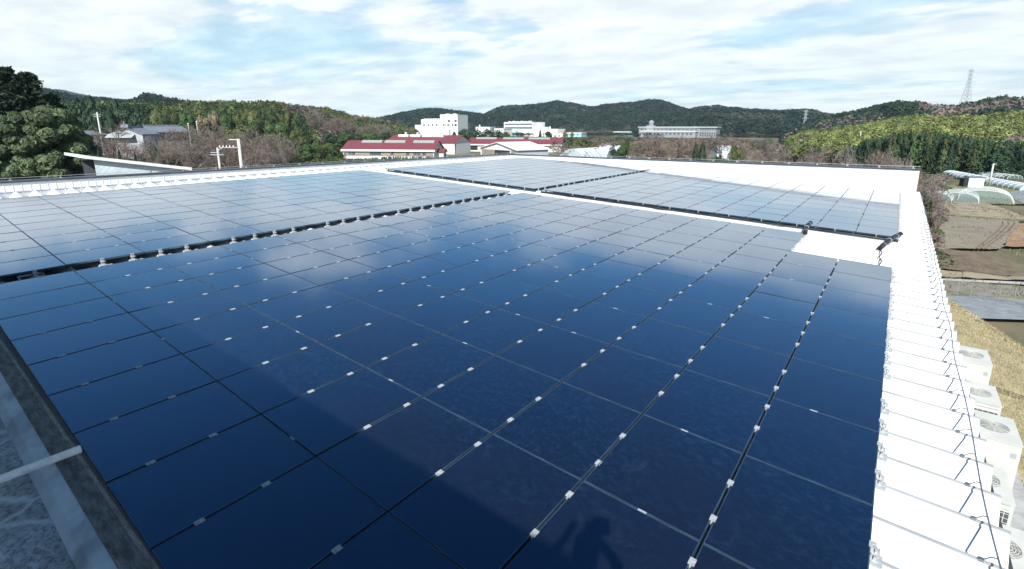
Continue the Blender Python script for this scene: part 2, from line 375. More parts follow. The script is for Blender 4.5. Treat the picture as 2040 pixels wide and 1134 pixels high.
for idx, (area, key, i, j, cx, cy) in enumerate(slots):
    nc, nr, word = arrays[key][2:5]
    tx, ty = rnd.gauss(0, .0016), rnd.gauss(0, .0022)
    lift = rnd.gauss(0, .0008)
    loc = rp(cx, cy, lift)
    rot = Matrix.Rotation(RT + tx, 4, 'Y') @ Matrix.Rotation(ty, 4, 'X')
    cl = [(GW / 2 + .012, y) for y in clamp_ys(cy)]
    if i == 0 : cl += [(-GW / 2 - .012, y) for y in clamp_ys(cy)]
    if key in ('middle', 'right') and j == 0: cl += [(0.0, -GL / 2 - .03)]
    plate = rnd.random() < .33
    if idx < 300 and area > 0:
        ed = {'near': ('from the ledge', 'from the right edge'), 'left': ('from the ledge', 'from the dark strip'), 'middle': ('from the walkway', 'from the right edge'), 'right': ('from the walkway', 'from the right edge')}[key]
        lab = 'solar panel, %s array, %s row %s, %s %s' % (word, ORD[j], ed[0], ORD[nc - 1 - i], ed[1])
        t = thing('solar_panel', lab, 'solar panel', loc, group='solar panels on the white factory roof'); t.rotation_euler = rot.to_euler()
        for src in (proto_glass, proto_frame):
            c = src.copy(); COL.objects.link(c); c.parent = t
        for (x, y) in cl:
            c = proto_clamp.copy(); COL.objects.link(c); c.parent = t; c.location = (x, y, 0)
        for (x, y) in cl:
            if i in (0, nc - 1) and abs(x) > .1:
                c = proto_foot.copy(); COL.objects.link(c); c.parent = t; c.location = (x + (.025 if x > 0 else -.025), y, 0)
        if plate:
            c = proto_plate.copy(); COL.objects.link(c); c.parent = t; c.location = (rnd.uniform(-.15, .15), GL / 2 + .006, 0)
    else:
        m4 = Matrix.Translation(loc) @ rot
        bulk_add(proto_glass, 0, m4); bulk_add(proto_frame, 1, m4)
        for (x, y) in cl:
            bulk_add(proto_clamp, 2, m4 @ Matrix.Translation((x, y, 0)))
            if i in (0, nc - 1) and abs(x) > .1: bulk_add(proto_foot, 2, m4 @ Matrix.Translation((x + (.025 if x > 0 else -.025), y, 0)))
mk('solar_panels', bV, bF, [M['glass'], M['frame'], M['clamp']], midx=bM).name = 'solar_panels'
tag(bpy.data.objects['solar_panels'], 'the smaller looking solar panels at the back of the far arrays', 'solar panels', kind='stuff')
for p in protos: bpy.data.objects.remove(p)
# ------------------------------------------------------------------ things lying on the roof
mb = MB(rp)
pts = [(-7.9 + 12.0 * t, 13.86 + .02 * math.sin(t * 40), -.075 + .012 * math.sin(t * 23)) for t in np.linspace(0, 1, 60)]
mb.tube(pts, .032, 6); mb.tube([(x, y - .05, h - .03 + .01 * math.sin(x * 5)) for x, y, h in pts], .022, 5)
tag(mb.build('cable_bundle', M['black_rubber'], smooth=True), 'black cable bundle running along the front edge of the far right array', 'cables')
def conduit(name, label, P):
    t = thing(name, label, 'conduit', rp(*P[0]))
    C = []
    for a, b in zip(P[:-1], P[1:]):
        for s in np.linspace(0, 1, 10, endpoint=False): C.append(np.array(a) * (1 - s) + np.array(b) * s)
    C.append(np.array(P[-1], float))
    rr = [.062 if q % 2 == 0 else .052 for q in range(len(C))]
    mb = MB(); o = rp(*P[0])
    mb.tube([rp(*c) - o for c in C], rr, 10); mb.build('hose', M['black_rubber'], t)
    for s in (.2, .5, .8):
        mb = MB(); c = C[int(s * (len(C) - 1))]; d = C[int(s * (len(C) - 1)) + 1] - c
        mb.tube([rp(*c) - o, rp(*(c + d * .35)) - o], .066, 10)
        mb.build('strap', M['galv'], t)
conduit('black_conduit', 'black corrugated conduit bridging the walkway at the end of the near array', [(1.98, 12.62, .0), (1.93, 13.1, .02), (1.9, 13.65, .05), (1.92, 14.1, .07)])
conduit('black_conduit', 'black corrugated conduit by the right corner of the far right array', [(3.72, 12.35, -.06), (3.82, 12.9, 0.0), (3.95, 13.5, .05), (4.12, 14.15, .08)])
mb = MB(rp); mb.tube([(3.72, 12.4, -.08), (3.78, 12.0, -.10), (3.74, 11.5, -.10), (3.80, 11.0, -.10), (3.76, 10.5, -.09), (3.80, 10.15, -.05)], .014, 6)
tag(mb.build('grey_cable', M['steel_dark'], smooth=True), 'thin grey cable snaking from the right conduit down to the near array', 'cable')
cw = thing('eave_cable', 'thin grey conductor cable strung along the right eave on small posts', 'cable', rp(4.75, 0, 0))
o = rp(4.75, 0, 0); mb = MB(); mb.tube([rp(4.735 + .0055 * max(0, y) + .012 * math.sin(y * 2.1), y, -.045 + .008 * math.sin(y * 3)) - o for y in np.linspace(-2.6, 26, 110)], .0075, 6); mb.build('conductor', M['bolt'], cw, True)
for i in range(60):
    y = .29 - 2.5 + .5 * i
    if y > 26: break
    x = 4.66; mb = MB(); mb.bar(rp(x, y, HT + .02) - o, rp(x + .05, y, -.05) - o, .005, .005, 5)
    mb.box(*(rp(x - .015, y - .015, HT + .015) - o), *(rp(x + .015, y + .015, HT + .04) - o))
    mb.bar(rp(x + .05, y, -.05) - o, rp(4.735 + .0055 * max(0, y), y, -.045) - o, .006, .006, 5)
    mb.build('post', M['bolt'], cw)
# small weights left of the strip and a bracket on the far walkway
mb = MB(rp); mb.box(-8.62, -1.95, HT + .03, -8.60, -1.6, HT + .06); mb.box(-8.60, -1.62, HT + .03, -8.42, -1.6, HT + .06); mb.box(-8.60, -1.95, HT + .03, -8.30, -1.93, HT + .06)
tag(mb.build('angle_bracket', M['clamp']), 'small white angle bracket lying in the gap strip near the ledge', 'bracket')

# ------------------------------------------------------------------ the neighbouring higher block (bottom left) and its penthouse
ZL = 1.16
def membrane():
    m = bpy.data.materials.new('roof_membrane'); m.use_nodes = True; n = NT(m.node_tree)
    b = n('ShaderNodeBsdfPrincipled'); n('ShaderNodeOutputMaterial', in_0=b.outputs[0]); b.inputs['Roughness'].default_value = .75
    P = n('ShaderNodeNewGeometry').outputs['Position']
    a = n('ShaderNodeTexNoise', in_Vector=P, in_Scale=4.0, in_Detail=8.0, in_Roughness=0.72, in_Distortion=0.6).outputs[0]
    f = n('ShaderNodeTexNoise', in_Vector=P, in_Scale=38.0, in_Detail=5.0, in_Roughness=0.8).outputs[0]
    w = n('ShaderNodeTexWave', in_Vector=P, in_Scale=0.62, in_Distortion=5.0, in_Detail=4.0, in_Detail_Scale=1.3); w.bands_direction = 'DIAGONAL'
    w2 = n('ShaderNodeTexNoise', in_Vector=P, in_Scale=2.2, in_Detail=7.0, in_Roughness=.6, in_Distortion=1.8).outputs[0]
    line = n.ramp(n.math('ABSOLUTE', n.math('SUBTRACT', w2, 0.5)), 0.0, 0.022, 1.0, 0.0)
    line2 = n.ramp(w.outputs[0], 0.93, 0.99)
    st = n.math('MULTIPLY', n.math('MAXIMUM', n.math('MULTIPLY', line, .8), line2), n.ramp(f, .3, .6, .35, 1.0))
    wp = n('ShaderNodeVectorMath', operation='ADD', in_0=P, in_1=n('ShaderNodeVectorMath', operation='SCALE', in_0=n('ShaderNodeTexNoise', in_Vector=P, in_Scale=1.6, in_Detail=5.0).outputs[1], in_3=0.55).outputs[0]).outputs[0]
    vo = n('ShaderNodeTexVoronoi', in_Vector=wp, in_Scale=2.1); vo.feature = 'DISTANCE_TO_EDGE'
    mp = n('ShaderNodeMapping', in_Vector=wp); mp.inputs['Rotation'].default_value = (0, 0, .95); mp.inputs['Scale'].default_value = (.7, 6.0, 1)
    sc = n('ShaderNodeTexNoise', in_Vector=mp.outputs[0], in_Scale=1.6, in_Detail=8.0, in_Roughness=.75).outputs[0]
    st = n.math('MAXIMUM', n.math('MULTIPLY', n.ramp(vo.outputs[0], 0.0, 0.06, 1.0, 0.0), n.ramp(f, .3, .6, .4, 1.0)), n.math('MULTIPLY', n.ramp(sc, .50, .62), .9))
    c = n.mix(n.ramp(a, .35, .7), (0.46, 0.49, 0.50), (0.74, 0.77, 0.78)); c = n.mix(n.ramp(f, .45, .62, 0, .75), c, (0.12, 0.13, 0.14)); c = n.mix(st, c, (0.95, 0.96, 0.97))
    n.l.new(c, b.inputs['Base Color'])
    bp = n('ShaderNodeBump', in_Height=n.math('ADD', f, n.math('MULTIPLY', a, 2.0)), in_Strength=.8, in_Distance=.03); n.l.new(bp.outputs[0], b.inputs['Normal'])
    return m
M['membrane'] = membrane()
M['coping_old'] = pmat('coping_old', (0.22, 0.225, 0.225), 0.8, (0.075, 0.078, 0.078), 9.0, bump=0.5, amt=(.3, .7), stretch=(1, 3, 1))
M['fillet'] = pmat('fillet', (0.74, 0.80, 0.84), 0.7, (0.36, 0.41, 0.45), 4.0, bump=0.3, amt=(.35, .75))
YL = -2.85
ann = thing('concrete_block', 'weathered grey flat roof ledge at the bottom left corner of the picture', 'building', (0, -2.85, 0))
mb = MB(); mb.box(-26, -14, -9, 9, -.012, ZL - .05); mb.build('wall', M['concrete'], ann)
mb = MB(); mb.box(-26, -13.9, ZL - .05, 9, -.19, ZL - .002)
mb.build('flat_roof', M['membrane'], ann)
mb = MB(); L = 26
for x0, x1 in ((-26, 9),):
    mb.add([(x0, -.19, ZL - .05), (x0, -.19, ZL + .0), (x0, -.155, ZL + .035), (x0, -.10, ZL + .052), (x0, -.10, ZL - .05), (x1, -.19, ZL - .05), (x1, -.19, ZL + .0), (x1, -.155, ZL + .035), (x1, -.10, ZL + .052), (x1, -.10, ZL - .05)],
           [(0, 5, 6, 1), (1, 6, 7, 2), (2, 7, 8, 3), (3, 8, 9, 4), (0, 1, 2, 3, 4), (9, 8, 7, 6, 5)])
mb.build('fillet', M['fillet'], ann)
mb = MB(); mb.add([(x, y, z) for x in (-26, 9) for y, z in ((-.10, ZL - .05), (-.10, ZL + .055), (-.02, ZL + .06), (0, ZL + .045), (0, ZL - .16), (-.012, ZL - .16), (-.012, ZL - .05))], [(0, 7, 8, 1), (1, 8, 9, 2), (2, 9, 10, 3), (3, 10, 11, 4), (4, 11, 12, 5), (5, 12, 13, 6), (0, 1, 2, 3, 4, 5, 6), (13, 12, 11, 10, 9, 8, 7)])
mb.build('coping', M['coping_old'], ann)
ph = thing('rooftop_penthouse', 'pale rooftop penthouse behind the camera that shades the ledge and near panels', 'building', (0, 0, 0))
mb = MB(); mb.box(-24, -11, ZL, 6.5, -6.0, 4.9); mb.build('wall', M['concrete'], ph)
mb = MB(); mb.box(-24.1, -11.1, 4.902, 6.6, -5.97, 5.06); mb.build('roof_slab', M['concrete'], ph)
mb = MB(); mb.box(1.0, -5.998, ZL + .02, 1.9, -5.96, ZL + 2.05); mb.build('door', M['grey_wall'], ph)
# pipe across the ledge
mb = MB(); mb.tube([(0.52, -4.4, ZL + .070), (0.60, -2.845, ZL + .082)], .020, 12)
tag(mb.build('white_pipe', M['pvc'], smooth=True), 'thin white plastic pipe lying across the ledge coping', 'pipe')
mb = MB(); mb.tube([(1.62, -3.11, ZL + .012), (1.64, -3.15, ZL + .014), (1.69, -3.16, ZL + .012), (1.71, -3.11, ZL + .012), (1.67, -3.09, ZL + .014)], .006, 6)
tag(mb.build('wire_loop', M['bolt'], smooth=True), 'small bent wire loop lying on the grey ledge', 'wire')

# ------------------------------------------------------------------ the photographer (throws the pointed shadow at the bottom)
def person():
    t = thing('person', 'person in dark jacket holding up a camera at the ledge', 'person', (3.86, -3.62, ZL))
    ang = math.atan2(FWD[1], FWD[0]) - math.pi / 2; t.rotation_euler = (0, 0, ang)
    J = dict(pel=(0, 0, .92, .14, .11), wai=(0, .0, 1.08, .125, .10), che=(0, .01, 1.30, .155, .11), sho=(0, .01, 1.42, .12, .09), nec=(0, .02, 1.50, .055, .055), hd1=(0, .04, 1.58, .075, .085), hd2=(0, .045, 1.68, .078, .095), hd3=(0, .04, 1.75, .05, .06),
             hL=(-.10, 0, .86, .085, .085), kL=(-.13, .03, .50, .062, .062), aL=(-.15, 0, .10, .042, .042), tL=(-.16, .15, .04, .04, .03), hR=(.10, 0, .86, .085, .085), kR=(.13, .01, .50, .062, .062), aR=(.14, -.05, .10, .042, .042), tR=(.16, .10, .04, .04, .03),
             sL=(-.19, .02, 1.40, .06, .06), eL=(-.27, .16, 1.44, .045, .045), wL=(-.10, .24, 1.62, .03, .03), pL=(-.075, .26, 1.67, .036, .028), sR=(.19, .02, 1.40, .06, .06), eR=(.27, .16, 1.44, .045, .045), wR=(.10, .24, 1.62, .03, .03), pR=(.075, .26, 1.67, .036, .028))
    E = [('pel', 'wai'), ('wai', 'che'), ('che', 'sho'), ('sho', 'nec'), ('nec', 'hd1'), ('hd1', 'hd2'), ('hd2', 'hd3'), ('pel', 'hL'), ('hL', 'kL'), ('kL', 'aL'), ('aL', 'tL'), ('pel', 'hR'), ('hR', 'kR'), ('kR', 'aR'), ('aR', 'tR'), ('sho', 'sL'), ('sL', 'eL'), ('eL', 'wL'), ('wL', 'pL'), ('sho', 'sR'), ('sR', 'eR'), ('eR', 'wR'), ('wR', 'pR')]
    for s, sg in (('L', -1), ('R', 1)):
        for f in range(4):
            a = 'f%s%d' % (s, f); J[a + 'a'] = (sg * (.07 - .003 * f), .275 + .004 * f, 1.695 - .019 * f, .010, .010); J[a + 'b'] = (sg * (.05), .285, 1.70 - .020 * f, .009, .009); J[a + 'c'] = (sg * (.032 - .002 * f), .275, 1.70 - .020 * f, .008, .008)
            E += [('p' + s, a + 'a'), (a + 'a', a + 'b'), (a + 'b', a + 'c')]
        J['t' + s + 'a'] = (sg * .06, .24, 1.70, .012, .012); J['t' + s + 'b'] = (sg * .035, .235, 1.715, .010, .010); E += [('p' + s, 't' + s + 'a'), ('t' + s + 'a', 't' + s + 'b')]
    K = list(J); me = bpy.data.meshes.new('body'); me.from_pydata([J[k][:3] for k in K], [(K.index(a), K.index(b)) for a, b in E], [])
    o = bpy.data.objects.new('body', me); COL.objects.link(o); md = o.modifiers.new('s', 'SKIN'); o.modifiers.new('d', 'SUBSURF').levels = 1
    for i, k in enumerate(K): me.skin_vertices[0].data[i].radius = J[k][3:5]; me.skin_vertices[0].data[i].use_root = (k == 'pel')
    bpy.context.view_layer.update(); ev = o.evaluated_get(bpy.context.evaluated_depsgraph_get()); m2 = bpy.data.meshes.new_from_object(ev)
    bpy.data.objects.remove(o)
    for m in ('jacket', 'trousers', 'skin'): m2.materials.append(M[m])
    for p in m2.polygons:
        c = p.center; p.use_smooth = True
        p.material_index = 2 if (c[2] > 1.475 and abs(c[0]) < .10 and c[1] < .17) or (c[2] > 1.63 and c[1] > .2) else (1 if c[2] < .9 and c[1] < .3 else 0)
    b = bpy.data.objects.new('body', m2); COL.objects.link(b); b.parent = t
    hb = MB(); R1 = []
    for zz_, r, y in ((1.62, .085, -.005), (1.70, .10, .015), (1.77, .09, .025), (1.81, .05, .03), (1.825, .005, .03)):
        R1.append((0, y, zz_, r))
    hb.tube([(0, r[1], r[2]) for r in R1], [r[3] for r in R1], 12); hb.build('hair', M['hair'], t, True)
    return t
person()
cb = MB(); pc_ = CAMP - FWD * .14; 
for s in (0,): cb.bar(pc_ - RGT * .065 - UPV * .01, pc_ + RGT * .065 - UPV * .01, .06, .06, 4); cb.bar(pc_, pc_ + FWD * .075, .032, .032, 12)
tag(cb.build('photo_camera', M['black_rubber']), 'black photo camera held up by the person at the ledge', 'camera')

# ================================================================== THE LAND
def sst(x): x = np.clip(x, 0, 1); return x * x * (3 - 2 * x)
def zg(x, y):
    x = np.asarray(x, float); y = np.asarray(y, float)
    s = y + 2.5 * (x - 7) - 32
    pl = (1 - sst((s + 3) / 11.0)) * sst((x + 40) / 12.0) * (1 - sst((x - 26) / 10.0)) * sst((y + 60) / 20)
    left = sst((-x - 15) / 30.0) * 1.5
    und = .25 * np.sin(x * .05 + 1) * np.cos(y * .037) * sst(np.hypot(x, y) / 300 - .4)
    return -9 + 3.0 * pl + left * (1 - pl) + und - .25 * pl * sst((x - 7.3) / 3.0)
NA, NR = 300, 170
ang = np.linspace(0, 2 * np.pi, NA, endpoint=False); rad = np.concatenate([[.5], np.geomspace(4, 3400, NR - 1)])
A_, R_ = np.meshgrid(ang, rad); X_ = 6 + R_ * np.cos(A_); Y_ = R_ * np.sin(A_); Z_ = zg(X_, Y_)
V = np.stack([X_.ravel(), Y_.ravel(), Z_.ravel()], 1)
F = np.array([(r * NA + a, r * NA + (a + 1) % NA, (r + 1) * NA + (a + 1) % NA, (r + 1) * NA + a) for r in range(NR - 1) for a in range(NA)])
def landmat():
    m = bpy.data.materials.new('land'); m.use_nodes = True; n = NT(m.node_tree)
    b = n('ShaderNodeBsdfPrincipled'); n('ShaderNodeOutputMaterial', in_0=b.outputs[0]); b.inputs['Roughness'].default_value = .95
    P = n('ShaderNodeNewGeometry').outputs['Position']
    a = n('ShaderNodeTexNoise', in_Vector=P, in_Scale=.07, in_Detail=6.0, in_Roughness=.65).outputs[0]; f = n('ShaderNodeTexNoise', in_Vector=P, in_Scale=2.5, in_Detail=6.0, in_Roughness=.7).outputs[0]
    c = n.mix(n.ramp(a, .42, .6), (0.17, 0.145, 0.095), (0.065, 0.08, 0.036)); c = n.mix(n.ramp(f, .35, .75, 0, .6), c, (0.15, 0.12, 0.085))
    n.l.new(c, b.inputs['Base Color'])
    bp = n('ShaderNodeBump', in_Height=f, in_Strength=.5, in_Distance=.15); n.l.new(bp.outputs[0], b.inputs['Normal']); return m
M['land'] = landmat()
tag(mk('ground', V, F, M['land'], smooth=True), kind='structure')
M['grass_bank'] = pmat('grass_bank', (0.34, 0.295, 0.18), 0.95, (0.24, 0.21, 0.125), 1.2, bump=.7, bscale=14)
def sheet(name, pix, z, mat, lift=.02, label=None):
    P = [onz(x, y, z) for x, y in pix]; V = []; g = np.random.default_rng(len(pix) + int(pix[0][1]))
    for a, b in zip(P, P[1:] + P[:1]):
        L = np.linalg.norm(b - a); k = 1 if 'road' in name or 'path' in name or 'rut' in name else max(1, int(min(L, 60) / .8))
        for i in range(k):
            q = a + (b - a) * i / k; j = 0 if k == 1 else .10; V.append((q[0] + g.normal() * j, q[1] + g.normal() * j * 2.2, z + lift))
    o = mk(name, V, [tuple(range(len(V)))], mat); tag(o, kind='structure'); return o
def fieldmat(name, c1, c2, sc, ang=None, fur=None, fs=.35):
    m = pmat(name, c1, .95, c2, sc, bump=.5, bscale=5)
    if fur:
        n = NT.__new__(NT); n.t = m.node_tree; n.n = n.t.nodes; n.l = n.t.links
        b = [q for q in n.n if q.type == 'BSDF_PRINCIPLED'][0]; src = b.inputs['Base Color'].links[0].from_socket
        mp = n('ShaderNodeMapping', in_Vector=n('ShaderNodeNewGeometry').outputs['Position']); mp.inputs['Rotation'].default_value = (0, 0, ang)
        w = n('ShaderNodeTexWave', in_Vector=mp.outputs[0], in_Scale=fur, in_Distortion=.8, in_Detail=2.0)
        c = n.mix(n.math('MULTIPLY', w.outputs[0], fs), src, (*[q * .55 for q in c1], 1)); n.l.new(c, b.inputs['Base Color'])
    return m
M['f_grey'] = fieldmat('field_grey', (0.24, 0.215, 0.17), (0.19, 0.17, 0.135), .5, -.25, .55)
M['f_brown'] = fieldmat('field_brown', (0.105, 0.078, 0.055), (0.16, 0.125, 0.09), .9)
M['f_tan'] = fieldmat('field_tan', (0.29, 0.25, 0.18), (0.20, 0.17, 0.125), .6)
M['f_pale'] = fieldmat('field_pale', (0.42, 0.36, 0.25), (0.36, 0.30, 0.20), .1)
M['f_green'] = fieldmat('field_green', (0.10, 0.14, 0.045), (0.21, 0.19, 0.10), .8)
M['f_red'] = fieldmat('bank_red', (0.20, 0.115, 0.07), (0.29, 0.21, 0.13), .8)
ZF = -9.0
G = -8.98
sheet('field', [(1700, 336), (2300, 338), (2300, 350), (1700, 346)], ZF, M['f_pale'], .3)
sheet('grass_verge', [(1800, 374), (2120, 366), (2120, 412), (1800, 408)], ZF, M['f_green'], .30)
sheet('field', [(1800, 405), (1960, 408), (2002, 420), (2040, 436), (2100, 446), (1800, 428)], ZF, M['f_tan'], .31)
sheet('field', [(1800, 430), (1990, 441), (2030, 447), (2036, 456), (2000, 496), (1990, 503), (1800, 498)], ZF, M['f_grey'], .32)
sheet('grass_verge', [(1800, 427), (1850, 428.5), (1990, 439), (2100, 448), (2100, 450), (1990, 441.5), (1850, 431), (1800, 430)], ZF, M['f_green'], .34)
sheet('dry_bank', [(2000, 497), (2012, 470), (2036, 450), (2140, 446), (2140, 500)], ZF, M['f_red'], .36)
sheet('plowed_field', [(1800, 498), (1868, 502), (1925, 508), (1975, 516), (2010, 530), (2028, 548), (2005, 558), (1940, 550), (1800, 536)], ZF, M['f_brown'], .34)
sheet('field', [(1800, 536), (1940, 550), (2005, 558), (2120, 560), (2120, 570), (1800, 556)], ZF, M['f_tan'], .31)
sheet('canal_bank', [(1800, 562), (2120, 582), (2120, 607), (1800, 590)], ZF, pmat('bank', (0.22, 0.19, 0.19), .9, (0.13, 0.14, 0.08), 1.6), .30)
sheet('canal_path', [(1800, 559), (2120, 574), (2120, 579), (1800, 563)], ZF, pmat('path', (0.42, 0.42, 0.38), .9), .33)
sheet('grass_verge', [(1800, 590), (2120, 604), (2120, 616), (1800, 601)], ZF, M['f_green'], .32)
sheet('road', [(1800, 598), (1960, 599), (2120, 617), (2120, 650), (1800, 640)], ZF, M['asphalt'], .34)
sheet('road', [(2008, 386), (2060, 380), (2160, 400), (2160, 420), (2040, 411), (2016, 400)], ZF, M['asphalt'], .35)
# wheel ruts bending round the corner of the grey field
for k, (dx, dy) in enumerate(((0, 0), (12, 1), (24, 3))):
    P = [(1938 + dx * .75, 503), (1962 + dx * .8, 485), (1984 + dx * .85, 466), (1996 + dx * .9, 452), (1994 + dx, 445 + dy * .6)]
    W_ = [(x, y) for x, y in P]; o2 = [(x + 3.2, y + .8) for x, y in P[::-1]]
    sheet('wheel_rut', W_ + o2, ZF, M['f_brown'], .345)
mbp = MB(); mbp.box(5.15, -4, -6.3, 7.35, 19.5, -5.93); tag(mbp.build('concrete_apron', M['concrete']), kind='structure')

# ------------------------------------------------------------------ scatter tools
def tri_template(m, rx, rz, size, seed, cone=False):
    g = np.random.default_rng(seed); V = []
    d = g.normal(size=(m, 3)); d /= np.linalg.norm(d, axis=1)[:, None]; d[:, 2] = np.where(d[:, 2] < -.25, -d[:, 2], d[:, 2])
    lob = g.normal(size=(7, 3)); lob /= np.linalg.norm(lob, axis=1)[:, None]
    rr = .78 + .22 * np.max(np.clip(d @ lob.T, 0, 1) ** 4, axis=1) - .12 * g.random(m) ** 2
    c = d * rr[:, None] * np.array([rx, rx, rz])
    if cone:
        h = g.random(m) ** .8; a = g.random(m) * 2 * np.pi; r = rx * (1 - h) ** .8 * (.75 + .25 * np.sin(h * 25 + a)) + .02
        c = np.stack([r * np.cos(a), r * np.sin(a), (h * 2 - 1) * rz], 1); d = np.stack([np.cos(a), np.sin(a), np.full(m, .35)], 1)
    u = np.cross(d, g.normal(size=(m, 3))); u /= np.linalg.norm(u, axis=1)[:, None]; v = np.cross(d, u); v += d * g.normal(size=(m, 1)) * .32
    s = size * (.6 + .8 * g.random((m, 1)))
    T = np.stack([c + u * s, c - u * s * .5 + v * s * .85, c - u * s * .5 - v * s * .85], 1)      # m,3,3
    return T
def scatter(name, P, sc, hs, tints, mat, templates, label, cat, group=None, parent=None):
    P = np.asarray(P, float); N = len(P); out = []; tt = []
    g = np.random.default_rng(len(P)); which = g.integers(0, len(templates), N); a = g.random(N) * 6.283
    for w, T in enumerate(templates):
        I = np.where(which == w)[0]
        if not len(I): continue
        ca, sa = np.cos(a[I]), np.sin(a[I]); x, y, z = T[..., 0][None], T[..., 1][None], T[..., 2][None]
        s = sc[I][:, None, None]; h = hs[I][:, None, None]
        X = (x * ca[:, None, None] - y * sa[:, None, None]) * s + P[I, 0][:, None, None]
        Y = (x * sa[:, None, None] + y * ca[:, None, None]) * s + P[I, 1][:, None, None]
        Z = (z + 1) * .5 * h + P[I, 2][:, None, None]
        out.append(np.stack([X, Y, Z], -1).reshape(-1, 3)); m = T.shape[0]
        t = np.repeat(tints[I], m, 0) * (.85 + .3 * g.random((len(I) * m, 1))); tt.append(t)
    V = np.concatenate(out); F = np.arange(len(V)).reshape(-1, 3)
    o = mk(name, V, F, mat, parent, tint=np.concatenate(tt)); return tag(o, label, cat, group, 'stuff')

DARK = np.array([.020, .040, .022]); MIDG = np.array([.045, .080, .028]); OLIVE = np.array([.085, .105, .035]); YELG = np.array([.17, .20, .070]); TAN = np.array([.20, .165, .11]); GREYB = np.array([.165, .142, .130]); REDB = np.array([.185, .145, .128]); BLUEG = np.array([.020, .042, .036])
hillmat = pmat('hill_soil', (0.045, 0.055, 0.03), 1.0, (0.07, 0.06, 0.045), .02)
def hill(name, prof, dr, db, zb=-9.0, th=7.0, ntree=2500, cols=None, tm=None, nm='forest', label='', seed=1, cw=6.0, mat='far_leaf', dfun=None, low=0.0):
    """prof: (photo x, photo y of the wooded skyline); the ridge stands dr metres away, the foot db metres"""
    prof = sorted(prof); xs = np.linspace(prof[0][0], prof[-1][0], 90); ys_ = np.interp(xs, [p[0] for p in prof], [p[1] for p in prof])
    g = np.random.default_rng(seed)
    nv = 16; V = []; G_ = np.zeros((len(xs), nv + 6, 3))
    for i, (x, y) in enumerate(zip(xs, ys_)):
        ddr = dfun(x)[0] if dfun else dr; ddb = dfun(x)[1] if dfun else db
        p = at(x, y, ddr); zr = p[2] - th * .85; d = (p - CAMP)[:2] / np.linalg.norm((p - CAMP)[:2])
        for v in range(nv + 6):
            t = v / (nv - 1)
            if t <= 1: dd = ddb + (ddr - ddb) * t; z = zb + low + (zr - zb - low) * math.sin(t * math.pi / 2) ** 1.15
            else: dd = ddr + (ddr - ddb) * (t - 1) * 2.2; z = zr - (zr - zb + 3) * min(1, (t - 1) * 3.4) ** 1.3
            wob = (g.random() - .5) * .04 * (zr - zb) if 0 < t < .95 else 0
            G_[i, v] = (CAMP[0] + d[0] * dd, CAMP[1] + d[1] * dd, z + wob)
    nx_ = len(xs); V = G_.reshape(-1, 3); k = nv + 6
    F = np.array([(i * k + j, (i + 1) * k + j, (i + 1) * k + j + 1, i * k + j + 1) for i in range(nx_ - 1) for j in range(k - 1)])
    tag(mk(name, V, F, hillmat, smooth=True), kind='structure')
    U = g.random(ntree) * (nx_ - 1.001); T_ = g.random(ntree) ** .75 * (nv - 1 + 1.2)
    ne = ntree // 8; T_[:ne] = (nv - 1) + g.random(ne) * .8 - .3
    ui = U.astype(int); vi = np.minimum(T_.astype(int), k - 2); fu = (U - ui)[:, None]; fv = (T_ - vi)[:, None]
    P = G_[ui, vi] * (1 - fu) * (1 - fv) + G_[ui + 1, vi] * fu * (1 - fv) + G_[ui, vi + 1] * (1 - fu) * fv + G_[ui + 1, vi + 1] * fu * fv
    tints, hk = cols(P, U / nx_, T_ / (nv - 1), g)
    h = th * (.75 + .5 * g.random(ntree)) * hk; s = cw * (.7 + .6 * g.random(ntree))
    scatter(nm, P, s, h, tints, M[mat], tm, label, 'forest')
    return G_
tmF = [tri_template(44, .5, 1, .125, q) for q in range(5)]
tmM = [tri_template(260, .5, 1, .058, q + 10) for q in range(5)]
tmC = [tri_template(240, .42, 1, .058, q + 20, True) for q in range(4)]
tmCF = [tri_template(44, .45, 1, .125, q + 30, True) for q in range(4)]
def pick(g, N, cols, w):
    I = g.choice(len(cols), N, p=np.array(w) / sum(w)); return np.array(cols)[I] * (.8 + .4 * g.random((N, 1)))
def noise2(P, s, seed):
    a = np.random.default_rng(seed).random(12) * 6.28; r = 0
    for k in range(6): r = r + np.sin(P[:, 0] * s * (1 + k * .37) * math.cos(a[k]) + P[:, 1] * s * (1 + k * .37) * math.sin(a[k]) + P[:, 2] * s * 2 + a[k + 6])
    return r / 6
def c_far(P, U, T, g):
    nz = noise2(P, .02, 5); t = pick(g, len(P), [BLUEG * .7, np.array([.014, .030, .024]), np.array([.028, .050, .028])], [6, 5, 2]); br = (nz > .28); t[br] = (t[br] + GREYB * .5) * .55
    return t, np.ones(len(P))
hill('hill', [(60, 172), (95, 178), (120, 180), (150, 186), (175, 192), (240, 200)], 2600, 1900, th=10, ntree=900, cols=c_far, tm=tmF, label='pale blue wooded mountain far away at the upper left', seed=21, cw=16, low=10)
hill('hill', [(1400, 230), (1500, 222), (1540, 219), (1580, 218), (1625, 224), (1700, 230)], 2400, 1800, th=10, ntree=700, cols=c_far, tm=tmF, label='faint far ridge peeking out behind the dark centre hills', seed=22, cw=16, low=10)
